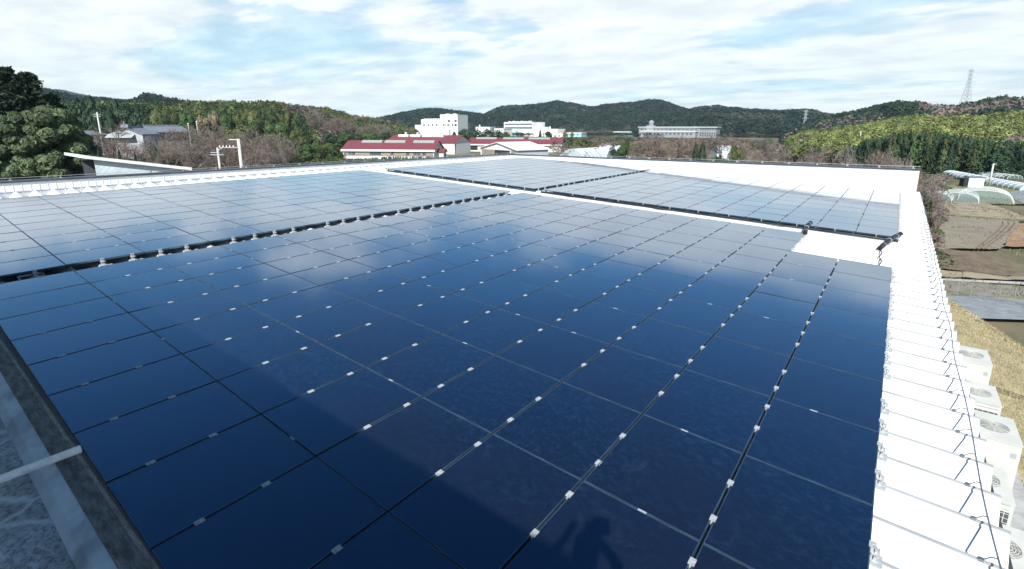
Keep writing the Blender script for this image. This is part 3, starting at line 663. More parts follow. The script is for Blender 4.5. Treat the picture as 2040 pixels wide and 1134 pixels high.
hill('hill', [(700, 252), (750, 237), (775, 232), (800, 226), (850, 217), (880, 219), (905, 222), (930, 225), (950, 227), (965, 229), (985, 219), (1000, 214), (1020, 212), (1040, 212), (1060, 210), (1080, 209), (1100, 204), (1115, 203), (1130, 206), (1145, 208), (1160, 211), (1180, 216), (1200, 211), (1230, 208), (1262, 206), (1290, 201), (1310, 201), (1322, 203), (1335, 208), (1350, 213), (1370, 220), (1400, 226), (1460, 240)], 1150, 700, th=10, ntree=9500, cols=c_far, tm=tmF, label='dark blue-green wooded hills on the skyline behind the white factories', seed=2, cw=9, low=1)
hill('hill', [(1260, 262), (1300, 246), (1330, 234), (1360, 224), (1385, 217), (1410, 214), (1430, 213), (1460, 217), (1490, 220), (1520, 221), (1550, 224), (1580, 223), (1600, 220), (1620, 221), (1640, 228), (1660, 234), (1690, 244), (1720, 256)], 850, 520, th=9, ntree=5200, cols=c_far, tm=tmF, label='dark wooded hill in the centre right behind the school', seed=3, cw=8, low=1)
hill('hill', [(1560, 278), (1600, 258), (1650, 236), (1680, 229), (1710, 225), (1740, 217), (1765, 211), (1790, 207), (1815, 208), (1840, 212), (1865, 216), (1900, 216), (1915, 213), (1940, 208), (1970, 203), (2000, 200), (2030, 202), (2060, 203), (2150, 205)], 520, 300, th=8, ntree=4600,
     cols=lambda P, U, T, g: (np.where(((noise2(P, .03, 8) > .15) & (U > .45) | (U < .35) & (T < .5) & (g.random(len(P)) < .3))[:, None], pick(g, len(P), [GREYB * .85, REDB * .75], [2, 1]), pick(g, len(P), [DARK, BLUEG, MIDG * .8], [4, 3, 2])), np.ones(len(P))),
     tm=tmF + tmCF, label='dark wooded hill with bare grey patches at the upper right', seed=4, cw=6.5, low=1)
hill('hill', [(60, 192), (90, 182), (120, 190), (150, 196), (200, 200), (255, 203), (275, 199), (290, 191), (310, 192), (330, 199), (360, 203), (400, 207), (430, 211), (470, 218), (540, 226), (620, 240)], 620, 380, th=8, ntree=4200, cols=c_far, tm=tmF + tmCF, label='dark conifer ridge behind the yellow-green wood on the left', seed=5, cw=6.5, low=1)
def c_left(P, U, T, g):
    nz = noise2(P, .06, 3); nz2 = noise2(P, .035, 9)
    t = pick(g, len(P), [MIDG, OLIVE, YELG * .75, MIDG * 1.2, TAN], [4, 4, 2.5, 2, .7])
    b = (nz2 > .12) & (U > .55); t[b] = pick(g, int(b.sum()), [GREYB, TAN * .8, REDB * .8, MIDG], [4, 2, 2, 1])
    b = (nz < -.3); t[b] = pick(g, int(b.sum()), [DARK, MIDG * .8], [1, 1]); return t, np.ones(len(P))
hill('hill', [(40, 222), (100, 217), (200, 214), (300, 215), (350, 214), (380, 214), (430, 210), (470, 211), (500, 212), (535, 209), (560, 211), (590, 216), (620, 218), (650, 220), (680, 227), (700, 234), (740, 239), (780, 246), (830, 262)], 240, 130, th=7.5, ntree=4200, cols=c_left, tm=tmM + tmC[:1], label='mixed green and yellowish wood on the low hill at the left', seed=6, cw=6.5, mat='mid_leaf', zb=-8, dfun=lambda x: (np.interp(x, [500, 720], [290, 430]), np.interp(x, [560, 700], [185, 270])))
# bamboo hill and the dark conifer belt at the right
hill('hill', [(1570, 282), (1590, 273), (1620, 265), (1660, 262), (1700, 259), (1740, 252), (1780, 244), (1815, 238), (1840, 238), (1880, 241), (1920, 240), (1960, 240), (2000, 234), (2040, 232), (2120, 232)], 270, 175, th=7, ntree=3600,
     cols=lambda P, U, T, g: (np.where(((noise2(P, .08, 4) > .38) & (g.random(len(P)) < .7))[:, None], pick(g, len(P), [GREYB * 1.1, MIDG, REDB], [1, 2, .6]), pick(g, len(P), [YELG * 1.35, YELG * .95, OLIVE * 1.5], [4, 3, 2])), np.ones(len(P))),
     tm=tmM, label='bright yellow-green bamboo grove on the slope at the right', seed=7, cw=4.5, mat='mid_leaf', dfun=lambda x: (270 + (1700 - x) * .03, 178 + max(0, 1750 - x) * .12))
def belt(name, pix, d0, d1, n, cw, tints, w, tm, label, seed, hfun, mat='mid_leaf', z=None):
    g = np.random.default_rng(seed); P = []; H = []
    xs = g.uniform(pix[0], pix[1], n); ds = g.uniform(0, 1, n) ** .8
    for x, t in zip(xs, ds):
        d = d0 + (d1 - d0) * t; q = at(x, 270, d); zf = float(zg(q[0], q[1])) if z is None else z
        P.append((q[0], q[1], zf - .2)); H.append(hfun(x, d, zf))
    H = np.maximum(.4, np.array(H) * (.78 + .3 * g.random(n)))
    return scatter(name, P, cw * (.7 + .6 * g.random(n)), H, pick(g, n, tints, w), M[mat], tm, label, 'forest')
top = lambda pts: (lambda x, d, zf: np.interp(x, [p[0] for p in pts], [zat(p[0], p[1], d) for p in pts]) - zf)
belt('forest', (1690, 2140), 164, 182, 900, 3.4, [DARK * 1.2, MIDG, DARK * 1.6, REDB * .6, OLIVE * .8], [6, 4, 4, .8, 1.5], tmC + tmM[:1], 'dark green conifer belt in front of the bamboo, behind the fields', 31, top([(1690, 300), (1730, 280), (1770, 272), (1800, 266), (1850, 264), (1900, 270), (1950, 278), (2000, 284), (2140, 288)]))
belt('forest', (1580, 1760), 185, 215, 260, 5, [OLIVE, YELG * .8, MIDG, TAN * .8], [3, 3, 2, 1], tmM, 'lighter green trees left of the conifer belt around the small houses', 32, top([(1580, 288), (1620, 284), (1700, 284), (1760, 284)]))
belt('scrub', (500, 1250), 215, 420, 900, 7, [MIDG * .8, GREYB, REDB, OLIVE, TAN * .8], [3, 3, 2, 2, 1], tmM, 'low trees and scrub filling the plain in front of the factories', 33, top([(500, 266), (800, 268), (900, 271), (1250, 273)]))
belt('scrub', (1090, 1760), 190, 480, 900, 6, [MIDG * .8, GREYB, REDB, OLIVE, TAN * .8, YELG * .6], [2, 4, 3, 2, 1.5, .5], tmM, 'brown and green scrub on the plain below the school', 34, top([(1090, 275), (1250, 273), (1450, 274), (1560, 283), (1760, 290)]))

# ================================================================== BUILDINGS OF THE BACKGROUND
def frame2(A, B):
    A = np.array(A[:2], float); B = np.array(B[:2], float); u = (B - A); L = np.linalg.norm(u); u /= L; v = np.array([-u[1], u[0]])
    if v @ (A - CAMP[:2]) < 0: v = -v
    def f(a, b, z): p = A + u * a + v * b; return (p[0], p[1], z)
    return f, L
def windows(parent, f, spots, w, h, mat='window', depth=.06, frame=False):
    for a, z in spots:
        mb = MB(f); mb.box(a, -depth, z, a + w, .02, z + h); mb.build('window', M[mat], parent)
def gable(name, label, cat, A, B, Wd, zf, ze, zr, wall='plaster', roof='red_roof', over=.5, group=None, thick=.15, loc=None):
    """long front from A to B (seen from the camera), depth Wd behind it, ridge parallel to the front"""
    f, L = frame2(A, B); t = thing(name, label, cat, (0, 0, 0), group=group); m = Wd / 2
    mb = MB(f)
    mb.add([(0, 0, zf), (L, 0, zf), (L, Wd, zf), (0, Wd, zf), (0, 0, ze), (L, 0, ze), (L, Wd, ze), (0, Wd, ze), (0, m, zr - .05), (L, m, zr - .05)], [(0, 1, 5, 4), (2, 3, 7, 6), (1, 2, 6, 9, 5), (3, 0, 4, 8, 7), (4, 5, 9, 8), (6, 7, 8, 9)])
    mb.build('wall', M[wall], t)
    sl = (zr - ze) / m; mb = MB(f); o = over
    for s in (0, 1):
        y0 = -o if s == 0 else Wd + o; z0 = ze - sl * o
        P = [(-o, y0, z0), (L + o, y0, z0), (L + o, m, zr), (-o, m, zr)]
        mb.hull([(a, b, c + .02) for a, b, c in P], [(a, b, c + thick) for a, b, c in P])
    r = mb.build('roof', M[roof], t)
    return t, f, L, r
def F3(px, d, z): return foot(px, d, z)
M['fascia'] = pmat('fascia', (.72, .74, .76), .6)
# cattle barn 1 (front), its skylights, fascia, windows and gable porch
A, B = F3(681, 176, -9), F3(863, 164, -9); zr = zat(790, 281, 174); ze = zat(780, 297, 170)
t, f, L, r = gable('cattle_barn', 'long barn with red metal roof nearest the hedge, white gable at right', 'barn', A, B, 10.5, -9, ze, zr, 'plaster', 'red_roof', .5)
for a in (.16, .42, .74):
    mb = MB(f); sl = (zr - ze) / 5.25; b0, b1 = 3.7, 4.75
    P = [(L * a, b0, ze + sl * b0 + .17), (L * a + 7.2, b0, ze + sl * b0 + .17), (L * a + 7.2, b1, ze + sl * b1 + .17), (L * a, b1, ze + sl * b1 + .17)]
    mb.hull(P, [(x, y, z + .35) for x, y, z in P]); mb.build('skylight', M['skylight'], r)
mb = MB(f); mb.box(-.5, -.62, ze - .75, L + .5, -.52, ze - .12); mb.build('fascia', M['fascia'], t)
mb = MB(f); mb.box(.3, -.05, ze - 2.3, L - .3, -.01, ze - .8); mb.build('opening', M['brown_board'], t)
windows(t, f, [(L * q, ze - 1.9) for q in (.06, .1, .30, .33, .36, .39, .53, .70, .78, .82, .88)], 1.1, .9, 'window', .09)
mb = MB(f); mb.box(-.1, -.12, ze - 3.5, L + .1, -.06, ze - 2.4); mb.build('half_wall', M['fascia'], t)
mb = MB(f); mb.box(L + .02, 3.5, -9, L + 2.2, 7.0, ze - 1.0); mb.build('porch', M['plaster'], t)
mb = MB(f); mb.add([(L + .0, 3.0, ze - 1.0), (L + 2.6, 3.0, ze - 1.0), (L + 2.6, 7.5, ze - 1.0), (L, 7.5, ze - 1.0), (L, 5.25, ze + .1), (L + 2.6, 5.25, ze + .1)], [(0, 1, 5, 4), (3, 4, 5, 2), (1, 2, 5), (0, 4, 3), (0, 3, 2, 1)]); mb.build('porch_roof', M['red_roof'], t)
mb = MB(f); mb.box(L + 2.2, 4.4, -9, L + 2.25, 6.0, ze - 1.7); mb.build('door', M['dark_inside'], t)
# barn 2 behind, with ventilators
A, B = F3(768, 206, -9), F3(905, 192, -9); zr2 = zat(860, 270, 205); ze2 = zat(860, 283, 200)
t, f, L, r = gable('cattle_barn', 'red roofed barn with white roof vents behind the nearest barn', 'barn', A, B, 15, -9, ze2, zr2, 'plaster', 'red_roof', .5)
for a in (.08, .26, .44, .6):
    mb = MB(f); sl = (zr2 - ze2) / 7.5; mb.box(L * a, 5.6, zr2 - .6, L * a + 4.6, 7.2, zr2 + .35); mb.build('skylight', M['fascia'], r)
for a in (.13, .31, .5, .66):
    mb = MB(f); mb.bar((L * a + 1, 7.5, zr2), (L * a + 1, 7.5, zr2 + .9), .45, .45, 8); mb.bar((L * a + 1, 7.5, zr2 + .9), (L * a + 1, 7.5, zr2 + 1.2), .7, .1, 8); mb.build('ventilator', M['fascia'], r)
mb = MB(f); mb.box(L + .52, .5, -9, L + .55, 14.5, ze2 - .5); mb.build('gable_wall', M['fascia'], t)
# barn 3 right
A, B = F3(932, 214, -9), F3(1118, 206, -9); zr3 = zat(1020, 275, 216); ze3 = zat(1020, 287, 210)
t, f, L, r = gable('cattle_barn', 'long red roofed barn at the right behind the white gabled shed', 'barn', A, B, 12, -9, ze3, zr3, 'plaster', 'red_roof', .5)
for a in (.06, .36, .64):
    mb = MB(f); sl = (zr3 - ze3) / 6; b0, b1 = 4.4, 5.5; P = [(L * a, b0, ze3 + sl * b0 + .17), (L * a + 9, b0, ze3 + sl * b0 + .17), (L * a + 9, b1, ze3 + sl * b1 + .17), (L * a, b1, ze3 + sl * b1 + .17)]
    mb.hull(P, [(x, y, z + .3) for x, y, z in P]); mb.build('skylight', M['skylight'], r)
mb = MB(f); mb.box(-.5, -.62, ze3 - .6, L + .5, -.52, ze3 - .1); mb.build('fascia', M['fascia'], t)
mb = MB(f); mb.box(.1, -.06, ze3 - 2.6, 4.2, -.01, ze3 - .7); mb.build('opening', M['dark_inside'], t)
windows(t, f, [(L * q, ze3 - 2.0) for q in (.62, .67, .72, .77, .82, .87)], 1.3, .8, 'window', .09)
# white gabled shed (gable faces the camera)
def gable_front(name, label, cat, A, B, Dp, zf, ze, zr, apex, wall, roof, group=None):
    f, L = frame2(A, B); t = thing(name, label, cat, (0, 0, 0), group=group); m = L * apex
    MB(f).add([(0, 0, zf), (L, 0, zf), (L, 0, ze), (m, 0, zr), (0, 0, ze), (0, Dp, zf), (L, Dp, zf), (L, Dp, ze), (m, Dp, zr), (0, Dp, ze)], [(0, 1, 2, 3, 4), (9, 8, 7, 6, 5), (0, 4, 9, 5), (1, 6, 7, 2)]).build('wall', M[wall], t)
    mb = MB(f)
    for P in ([(-.4, -.4, ze - .1), (m, -.4, zr + .02), (m, Dp + .4, zr + .02), (-.4, Dp + .4, ze - .1)], [(m, -.4, zr + .02), (L + .4, -.4, ze - .1), (L + .4, Dp + .4, ze - .1), (m, Dp + .4, zr + .02)]):
        mb.hull(P, [(a, b, c + .15) for a, b, c in P])
    mb.build('roof', M[roof], t); return t, f, L
A, B = F3(957, 122, -9), F3(1030, 110, -9); A[:2] += 0
t, f, L = gable_front('storage_shed', 'white gabled shed with open front standing before the right barn', 'shed', A, B, 9, -9, zat(993, 297, 116), zat(993, 284.5, 116), .5, 'fascia', 'white_sheet')
MB(f).box(L + .005, 0, -9, L + .03, 9, zat(993, 297, 116) - .05).build('side_wall', M['grey_wall'], t)
zz_ = zat(993, 298, 116)
mb = MB(f); mb.box(.6, -.05, -9, L * .42, -.01, zz_ - .1); mb.build('boarding', M['brown_board'], t)
mb = MB(f); mb.box(L * .42, -.06, -9, L * .82, -.02, zz_ - .1); mb.build('opening', M['dark_inside'], t)
mb = MB(f); mb.box(L * .85, -.05, -9, L - .3, -.01, zz_ - .1); mb.build('boarding', M['brown_board'], t)
# grey shed with mono-pitched roof behind the left parapet
P0, P1 = at(186, 317, 54), at(366, 337, 54)
f, L = frame2(P0, P1); t = thing('corrugated_shed', 'pale corrugated shed with slanted white roof beyond the left parapet', 'shed')
zl, zh = P1[2], P0[2]; Dp = 7
def zroof(a, b): return zh + (zl - zh) * a / L - .10 * b
M['painted_shade'] = pmat('painted_shade', (.05, .06, .07), .8)  # near-black tone puts the shade of the shed's open end into the colour
M['corr'] = pmat('corr', (.56, .64, .68), .55, (.46, .55, .60), 1.0)
V = []; nc_ = 160
for i in range(nc_ + 1):
    a = L * i / nc_; b = .03 * (i % 2); V += [f(a, b, -9), f(a, b, zroof(a, 0) - .05)]
mk('wall', V, [(2 * i, 2 * i + 2, 2 * i + 3, 2 * i + 1) for i in range(nc_)], M['corr'], t)
MB(f).add([(0, .04, -9), (0, Dp, -9), (0, Dp, zroof(0, Dp) - .05), (0, .04, zroof(0, 0) - .05)], [(0, 1, 2, 3)]).build('end_wall', M['painted_shade'], t)
MB(f).add([(L, .04, -9), (L, Dp, -9), (L, Dp, zroof(L, Dp) - .05), (L, .04, zroof(L, 0) - .05), (0, Dp, -9), (0, Dp, zroof(0, Dp) - .05)], [(0, 1, 2, 3), (1, 4, 5, 2)]).build('wall', M['grey_wall'], t)
P = [(-.5, -.4, zroof(-.5, 0)), (L + .6, -.4, zroof(L + .6, 0)), (L + .6, Dp + .3, zroof(L + .6, Dp)), (-2.4, Dp + .3, zroof(-2.4, Dp) + .35)]
MB(f).hull([(a, b, c - .02) for a, b, c in P], [(a, b, c + .24) for a, b, c in P]).build('roof', M['fascia'], t)
MB(f).box(-1.0, 3.5, -9, -.05, 3.7, zroof(-1, 3.5) - .1).build('overhang_shade', M['painted_shade'], t)  # dark slab added to draw the shaded wedge under the roof overhang
MB(f).box(3.6, -.05, -9, 3.7, .0, zroof(3.6, 0) - .2).build('downpipe', M['galv'], t)
mb = MB(f); mb.bar((L * .93, -.3, zroof(L, 0) - .05), (L * .93, -.36, zroof(L, 0) - .7), .25, .34, 10); mb.build('vent_cowl', M['dark_cap'], t)
# temple style houses
def hip(name, label, px0, px1, d, zt_px, ze_px, wall='plaster', roof='grey_tile', Wd=9, group=None):
    A, B = F3(px0, d, -8.5), F3(px1, d * 1.02, -8.5); xm = (px0 + px1) / 2
    return gable(name, label, 'house', A, B, Wd, -8.5, zat(xm, ze_px, d), zat(xm, zt_px, d + Wd / 2), wall, roof, .9, thick=.3, group=group)
M['house_wall'] = pmat('house_wall', (.36, .39, .42), .7, (.28, .30, .33), 2.0)
A, B = F3(226, 150, -8.5), F3(284, 146, -8.5)
t, f, L = gable_front('farm_house', 'white gabled house with ornate ridge among bare trees at the left', 'house', A, B, 5, -8.5, zat(250, 268, 148), zat(250, 255.5, 148), .48, 'house_wall', 'grey_tile')

mb = MB(f); z = zat(250, 255.5, 148); m = L * .48; mb.box(m - .25, -.5, z + .1, m + .25, 5.3, z + .55); mb.box(m - .9, -.6, z + .1, m + .9, -.3, z + .9); mb.bar((m, -.45, z + .8), (m, -.45, z + 1.5), .35, .1, 6); mb.build('ridge_ornament', M['grey_tile'], t)
mb = MB(f); mb.add([(-1.2, -1.4, zat(235, 275, 146)), (L * .75, -1.4, zat(235, 275, 146)), (L * .75, -.1, zat(235, 268, 148)), (-1.2, -.1, zat(235, 268, 148)), (L * .2, -.3, zat(238, 261, 148)), (L * .2, -1.2, zat(238, 263, 147))], [(0, 1, 5), (1, 2, 4, 5), (0, 5, 4, 3)]); mb.build('lower_roof', M['house_wall'], t)
t, f, L, r = hip('farm_house', 'low grey tiled house right of the white gabled house', 304, 372, 158, 254, 263, wall='brown_board')
mb = MB(f); z = zat(337, 254, 162.5); mb.box(0, 4.2, z + .2, L, 4.8, z + .7); mb.build('ridge', M['grey_tile'], r)
t, f, L, r = hip('farm_house', 'small grey roof left of the white gabled house by a pole', 170, 207, 155, 263, 270)
t, f, L, r = hip('farm_house', 'house with dark tiled roof in front of the bamboo slope', 1632, 1652, 235, 281, 286, Wd=8)
t, f, L, r = hip('farm_house', 'small house with pale metal roof right of the dark tiled house', 1645, 1664, 222, 288, 294, roof='fascia', Wd=7)
t, f, L, r = hip('farm_house', 'low brown roofed house left of the conifer belt', 1696, 1712, 232, 284, 292, roof='brown_board', Wd=7)
t, f, L, r = hip('farm_house', 'long white walled outbuilding below the brown roofed house', 1680, 1722, 222, 293, 297, roof='fascia', Wd=6)
# factories
def block(t, f, a0, b0, z0, a1, b1, z1, name='wall', mat='factory'): return MB(f).box(a0, b0, z0, a1, b1, z1).build(name, M[mat], t)
t = thing('factory', 'white windowed factory with taller right tower in front of the hills', 'factory')
f, L = frame2(F3(840, 470, -9), F3(913, 455, -9)); k = L / 73
zb_ = zat(876, 250, 462)
block(t, f, 0, 0, -9, 39 * k, 26, zat(860, 238, 462)); block(t, f, 39 * k + .05, -1, -9, 73 * k, 24, zat(895, 228.5, 462)); block(t, f, -15 * k, 2, -9, -.05, 22, zat(832, 249, 462)); block(t, f, 2 * k, -7, -9, 60 * k, -1.1, zat(860, 258, 455), 'annex')
for q in range(7): windows(t, f, [(k * (4 + 8.6 * q) + (0 if q < 4 else 3), zat(876, 251.5, 462))], 1.6, 1.9, 'window', 1.15 if q >= 4 else .15)
windows(t, f, [(k * 54, zat(876, 243.5, 462)), (k * 67, zat(876, 243.5, 462)), (k * 67, zat(876, 251.5, 462))], 2.2, 2.0, 'window', 1.2)
for q in range(8): block(t, f, k * (2 + 4.6 * q), 4, zat(860, 238, 462) + .01, k * (2 + 4.6 * q) + 1.2, 6, zat(860, 236.2, 462), 'roof_vent')
for q in range(2): block(t, f, k * (46 + 14 * q), 4, zat(895, 228.5, 462) + .01, k * (46 + 14 * q) + 3, 8, zat(895, 226.8, 462), 'roof_vent')
t = thing('factory', 'white factory with rows of dark windows left of the school', 'factory')
f, L = frame2(F3(1004, 540, -9), F3(1062, 520, -9)); k = L / 58
block(t, f, 0, 0, -9, L, 24, zat(1030, 243.5, 530)); block(t, f, -2 * k, -6, -9, 30 * k, -.05, zat(1020, 261, 525), 'annex', 'sky_blue'); block(t, f, L + .05, 2, -9, L + 11 * k, 20, zat(1068, 253, 525)); block(t, f, L + 12 * k, 4, -9, L + 42 * k, 20, zat(1090, 257, 525), 'wing')
windows(t, f, [(k * (2 + 5.4 * q), zat(1030, 249, 530)) for q in range(10)], 3.4, 1.4, 'window', .15)
windows(t, f, [(k * (2 + 5.4 * q), zat(1030, 256.5, 530)) for q in range(10)], 3.4, 1.6, 'window', .15)
for q in range(6): block(t, f, k * (4 + 8 * q), 5, zat(1030, 243.5, 530) + .01, k * (4 + 8 * q) + 2.5, 8, zat(1030, 241.8 - .6 * (q % 2), 530), 'roof_vent')
mb = MB(f); mb.bar((L + 7 * k, 5, -4), (L + 7 * k, 5, zat(1068, 246, 525)), .8, .8, 8); mb.build('silo', M['factory'], t)
mb = MB(f); mb.bar((L + 27 * k, 5, -4), (L + 27 * k, 5, zat(1090, 252, 525)), .7, .7, 8); mb.build('silo', M['factory'], t)
def lowshed(label, px0, px1, d, yt, mat, nm='warehouse'):
    t = thing(nm, label, 'warehouse'); f, L = frame2(F3(px0, d, -9), F3(px1, d * .99, -9)); z = zat((px0 + px1) / 2, yt, d)
    block(t, f, 0, 0, -9, L, 18, z - .6, 'wall', mat); block(t, f, -.3, -.3, z - .598, L + .3, 18.3, z, 'roof', 'fascia')
    windows(t, f, [(L * q, z - 2.4) for q in (.08, .3, .52, .74)], L * .1, 1.1, 'window', .1)
lowshed('small pale plant building with stub chimney between the two factories', 948, 976, 500, 253, 'factory'); lowshed('low white plant building left of the window rowed factory', 985, 1003, 500, 256, 'factory')
lowshed('pale blue low warehouse at the foot of the centre hills', 1124, 1158, 480, 264.5, 'sky_blue'); lowshed('white low warehouse with light roof right of the window rowed factory', 1085, 1122, 430, 266.5, 'factory')
lowshed('green blue low warehouse left of the school', 1222, 1266, 560, 262.5, 'teal')
t = thing('chimney', 'thin white chimney rising from the plant between the factories', 'chimney'); q = F3(956, 498, -9); MB().bar(q, (q[0], q[1], zat(956, 249, 498)), .9, .7, 8).build('stack', M['factory'], t)
# school with domed tower
t = thing('school_building', 'long pale school building with a small domed tower below the hills', 'building')
f, L = frame2(F3(1272, 520, -9), F3(1426, 500, -9)); k = L / 154; zt = zat(1350, 254.5, 510)
M['school'] = pmat('school', (.25, .265, .285), .7, (.21, .22, .24), .1)
block(t, f, 0, 0, -9, L, 16, zt, 'wall', 'school'); block(t, f, -.8, -1, zt + .01, L + .8, 17, zt + .9, 'roof', 'grey_wall')
block(t, f, 12 * k, -9, -9, 120 * k, -.05, zat(1330, 262.5, 505), 'wing', 'school'); block(t, f, 12 * k - .5, -9.5, zat(1330, 262.5, 505) + .01, 120 * k + .5, -.06, zat(1330, 261.2, 505), 'wing_roof', 'fascia')
for row, y in enumerate((259.5, 267.5, 272)):
    windows(t, f, [(k * (124 + 4.4 * q), zat(1400, y, 503)) for q in range(7)], 1.3, 1.6, 'window', .12)
windows(t, f, [(k * (4 + 8.4 * q), zat(1340, 259.6, 508)) for q in range(14)], 3.0, .9, 'window', .12)
windows(t, f, [(k * (14 + 8 * q), zat(1340, 268.5, 500)) for q in range(13)], 2.0, 1.6, 'window', 9.1)
zt2 = zat(1296, 255, 515); tw = MB(f); c0 = 24 * k
tw.bar((c0, 3, zt2 - 3), (c0, 3, zat(1296, 250, 515)), 5.0, 5.0, 4); tw.bar((c0, 3, zat(1296, 250, 515)), (c0, 3, zat(1296, 245, 515)), 2.4, 2.4, 8)
zd = zat(1296, 245, 515); tw.tube([(c0, 3, zd + 2.6 * math.sin(a)) for a in np.linspace(0, 1.5, 7)], [2.6 * math.cos(a) + .05 for a in np.linspace(0, 1.5, 7)], 10); tw.build('domed_tower', M['school'], t)

# ------------------------------------------------------------------ poles, pylons and wires
def pylon(label, px, pyt, pyb, d, arms=3, hb=None):
    zb_, zt_ = zat(px, pyb, d) - 6, zat(px, pyt, d); H = zt_ - zb_; p = F3(px, d, zb_); t = thing('lattice_pylon', label, 'pylon', p, rz=.6, group='power pylons on the hills'); w = H * .09; bt = H * .0032
    def hw(z): return w * (1 - z / (H * .82)) + .35 if z < H * .72 else w * .12 + .35
    mb = MB(); lv = [H * (1 - (1 - i / 12) ** 1.0) for i in range(13)]
    for sx in (-1, 1):
        for sy in (-1, 1):
            for a, b in zip(lv[:-1], lv[1:]): mb.bar((sx * hw(a), sy * hw(a), a), (sx * hw(b), sy * hw(b), b), bt * 1.3)
    for a, b in zip(lv[:-1], lv[1:]):
        for s in (-1, 1):
            mb.bar((-hw(a), s * hw(a), a), (hw(b), s * hw(b), b), bt * .7); mb.bar((hw(a), s * hw(a), a), (-hw(b), s * hw(b), b), bt * .7)
            mb.bar((s * hw(a), -hw(a), a), (s * hw(b), hw(b), b), bt * .7); mb.bar((s * hw(a), hw(a), a), (s * hw(b), -hw(b), b), bt * .7)
    mb.build('tower', M['galv'], t)
    for q in range(arms):
        z = H * (.95 - .115 * q); l = H * (.075 + .014 * q); mb = MB()
        mb.bar((-l, 0, z), (l, 0, z), bt * 1.1); mb.bar((-l, 0, z), (0, 0, z + H * .035), bt * .8); mb.bar((l, 0, z), (0, 0, z + H * .035), bt * .8)
        for s in (-1, 1): mb.bar((s * l, 0, z), (s * l, 0, z - H * .03), bt * .8)
        mb.build('cross_arm', M['galv'], t)
pylon('tallest lattice pylon rising above the ridge at the far right', 1911, 139, 214, 470, 4)
pylon('lattice pylon in front of the dark hill left of the bamboo', 1600, 219, 266, 600)
pylon('lattice pylon behind the right end of the school', 1411, 208, 248, 780)
pylon('tiny faint pylon on the far ridge between two dark hills', 1568, 207, 221, 1900, 2)
t = thing('utility_pole', 'tall concrete utility pole with side crossarm just beyond the left parapet', 'utility pole', F3(481, 84, -8.5)); b0 = np.array(t.location)
zt = zat(470, 277, 84) - b0[2]; p2 = F3(470, 84, 0) ; 
s_ = RGT / np.linalg.norm(RGT); R2 = np.array([s_[0], s_[1], 0])
t.location = F3(474, 84, -8.5)
MB().bar((0, 0, 0), (0, 0, zt), .27, .2, 12).build('post', M['pole'], t, True)
MB().bar((0, 0, zt - .1), tuple(-R2 * 1.35 + np.array([0, 0, zt - .1])), .09).build('top_arm', M['pole'], t)
z1 = zat(470, 294, 84) - b0[2]; mb = MB(); mb.bar(tuple(R2 * .15 + np.array([0, -.3, z1])), tuple(-R2 * 2.6 + np.array([0, -.3, z1])), .08); mb.bar(tuple(-R2 * 2.1 + np.array([0, -.3, z1])), tuple(-R2 * 3.0 + np.array([0, -.3, z1 - .5])), .07); mb.build('cross_arm', M['galv'], t)
for q in range(5): c = -R2 * (.55 + .5 * q) + np.array([0, -.3, z1 + .08]); MB().bar(tuple(c), tuple(c + np.array([0, 0, .24])), .08, .05, 6).build('insulator', M['pvc'], t)
MB().box(.16, -.12, zat(478, 333, 84) - b0[2], .34, .12, zat(478, 329, 84) - b0[2]).build('meter_box', M['galv'], t)
t = thing('utility_pole', 'shorter concrete pole with two crossarms left of the tall utility pole', 'utility pole', F3(430, 92, -8.5)); zt = zat(429, 294, 92) + 8.5
MB().bar((0, 0, 0), (0, 0, zt), .19, .15, 10).build('post', M['pole'], t, True)
for y, l, r_ in ((304, .9, .5), (308.5, 1.0, 1.1)): z = zat(430, y, 92) + 8.5; MB().bar(tuple(-R2 * l + np.array([0, -.22, z])), tuple(R2 * r_ + np.array([0, -.22, z])), .07).build('cross_arm', M['galv'], t)
t = thing('utility_pole', 'distant pole with crossarms in front of the dark trees by the houses', 'utility pole', F3(201, 145, -8.5)); zt = zat(198, 224, 145) + 8.5
MB().bar((0, 0, 0), (0, 0, zt), .17, .13, 10).build('post', M['pole'], t, True)
for y in (228, 232): z = zat(200, y, 145) + 8.5; MB().bar(tuple(-R2 * .8 + np.array([0, -.15, z])), tuple(R2 * .9 + np.array([0, -.15, z])), .06).build('cross_arm', M['galv'], t)
a, b = F3(474, 84, zat(470, 294, 84)) - R2 * 2.7, at(90, 276, 125); mb = MB()
for k in (0, .5):
    mb.tube([a * (1 - s) + b * s - np.array([0, 0, 1.3 * 4 * s * (1 - s)]) + R2 * k * .3 for s in np.linspace(0, 1, 24)], .018, 4)
for (p_, q_, sg) in ((F3(430, 92, zat(430, 304, 92)), at(90, 290, 130), 1.2), (F3(430, 92, zat(430, 304, 92)), F3(474, 84, zat(470, 294, 84)), .25), (F3(201, 145, zat(200, 228, 145)), at(60, 240, 170), .8)):
    mb.tube([p_ * (1 - s) + q_ * s - np.array([0, 0, sg * 4 * s * (1 - s)]) for s in np.linspace(0, 1, 16)], .016, 4)
tag(mb.build('power_line', M['black_rubber']), 'dark power lines sagging between the poles beyond the left parapet', 'power line')
t = thing('utility_pole', 'white pole standing in the fields at the right edge', 'utility pole', onz(1970, 372, -8.8)); dd = math.hypot(*(np.array(t.location) - CAMP)[:2]); zt = zat(1976, 326, dd) + 8.8
MB().bar((0, 0, 0), (0, 0, zt), .17, .13, 10).build('post', M['pole'], t, True); MB().bar((0, 0, zt - .1), tuple(R2 * .6 + np.array([0, 0, zt - .1])), .07).build('arm', M['galv'], t)
t = thing('utility_pole', 'thin leaning looking pole in front of the bamboo slope', 'utility pole', F3(1714, 205, -9)); zt = zat(1716, 262, 205) + 9
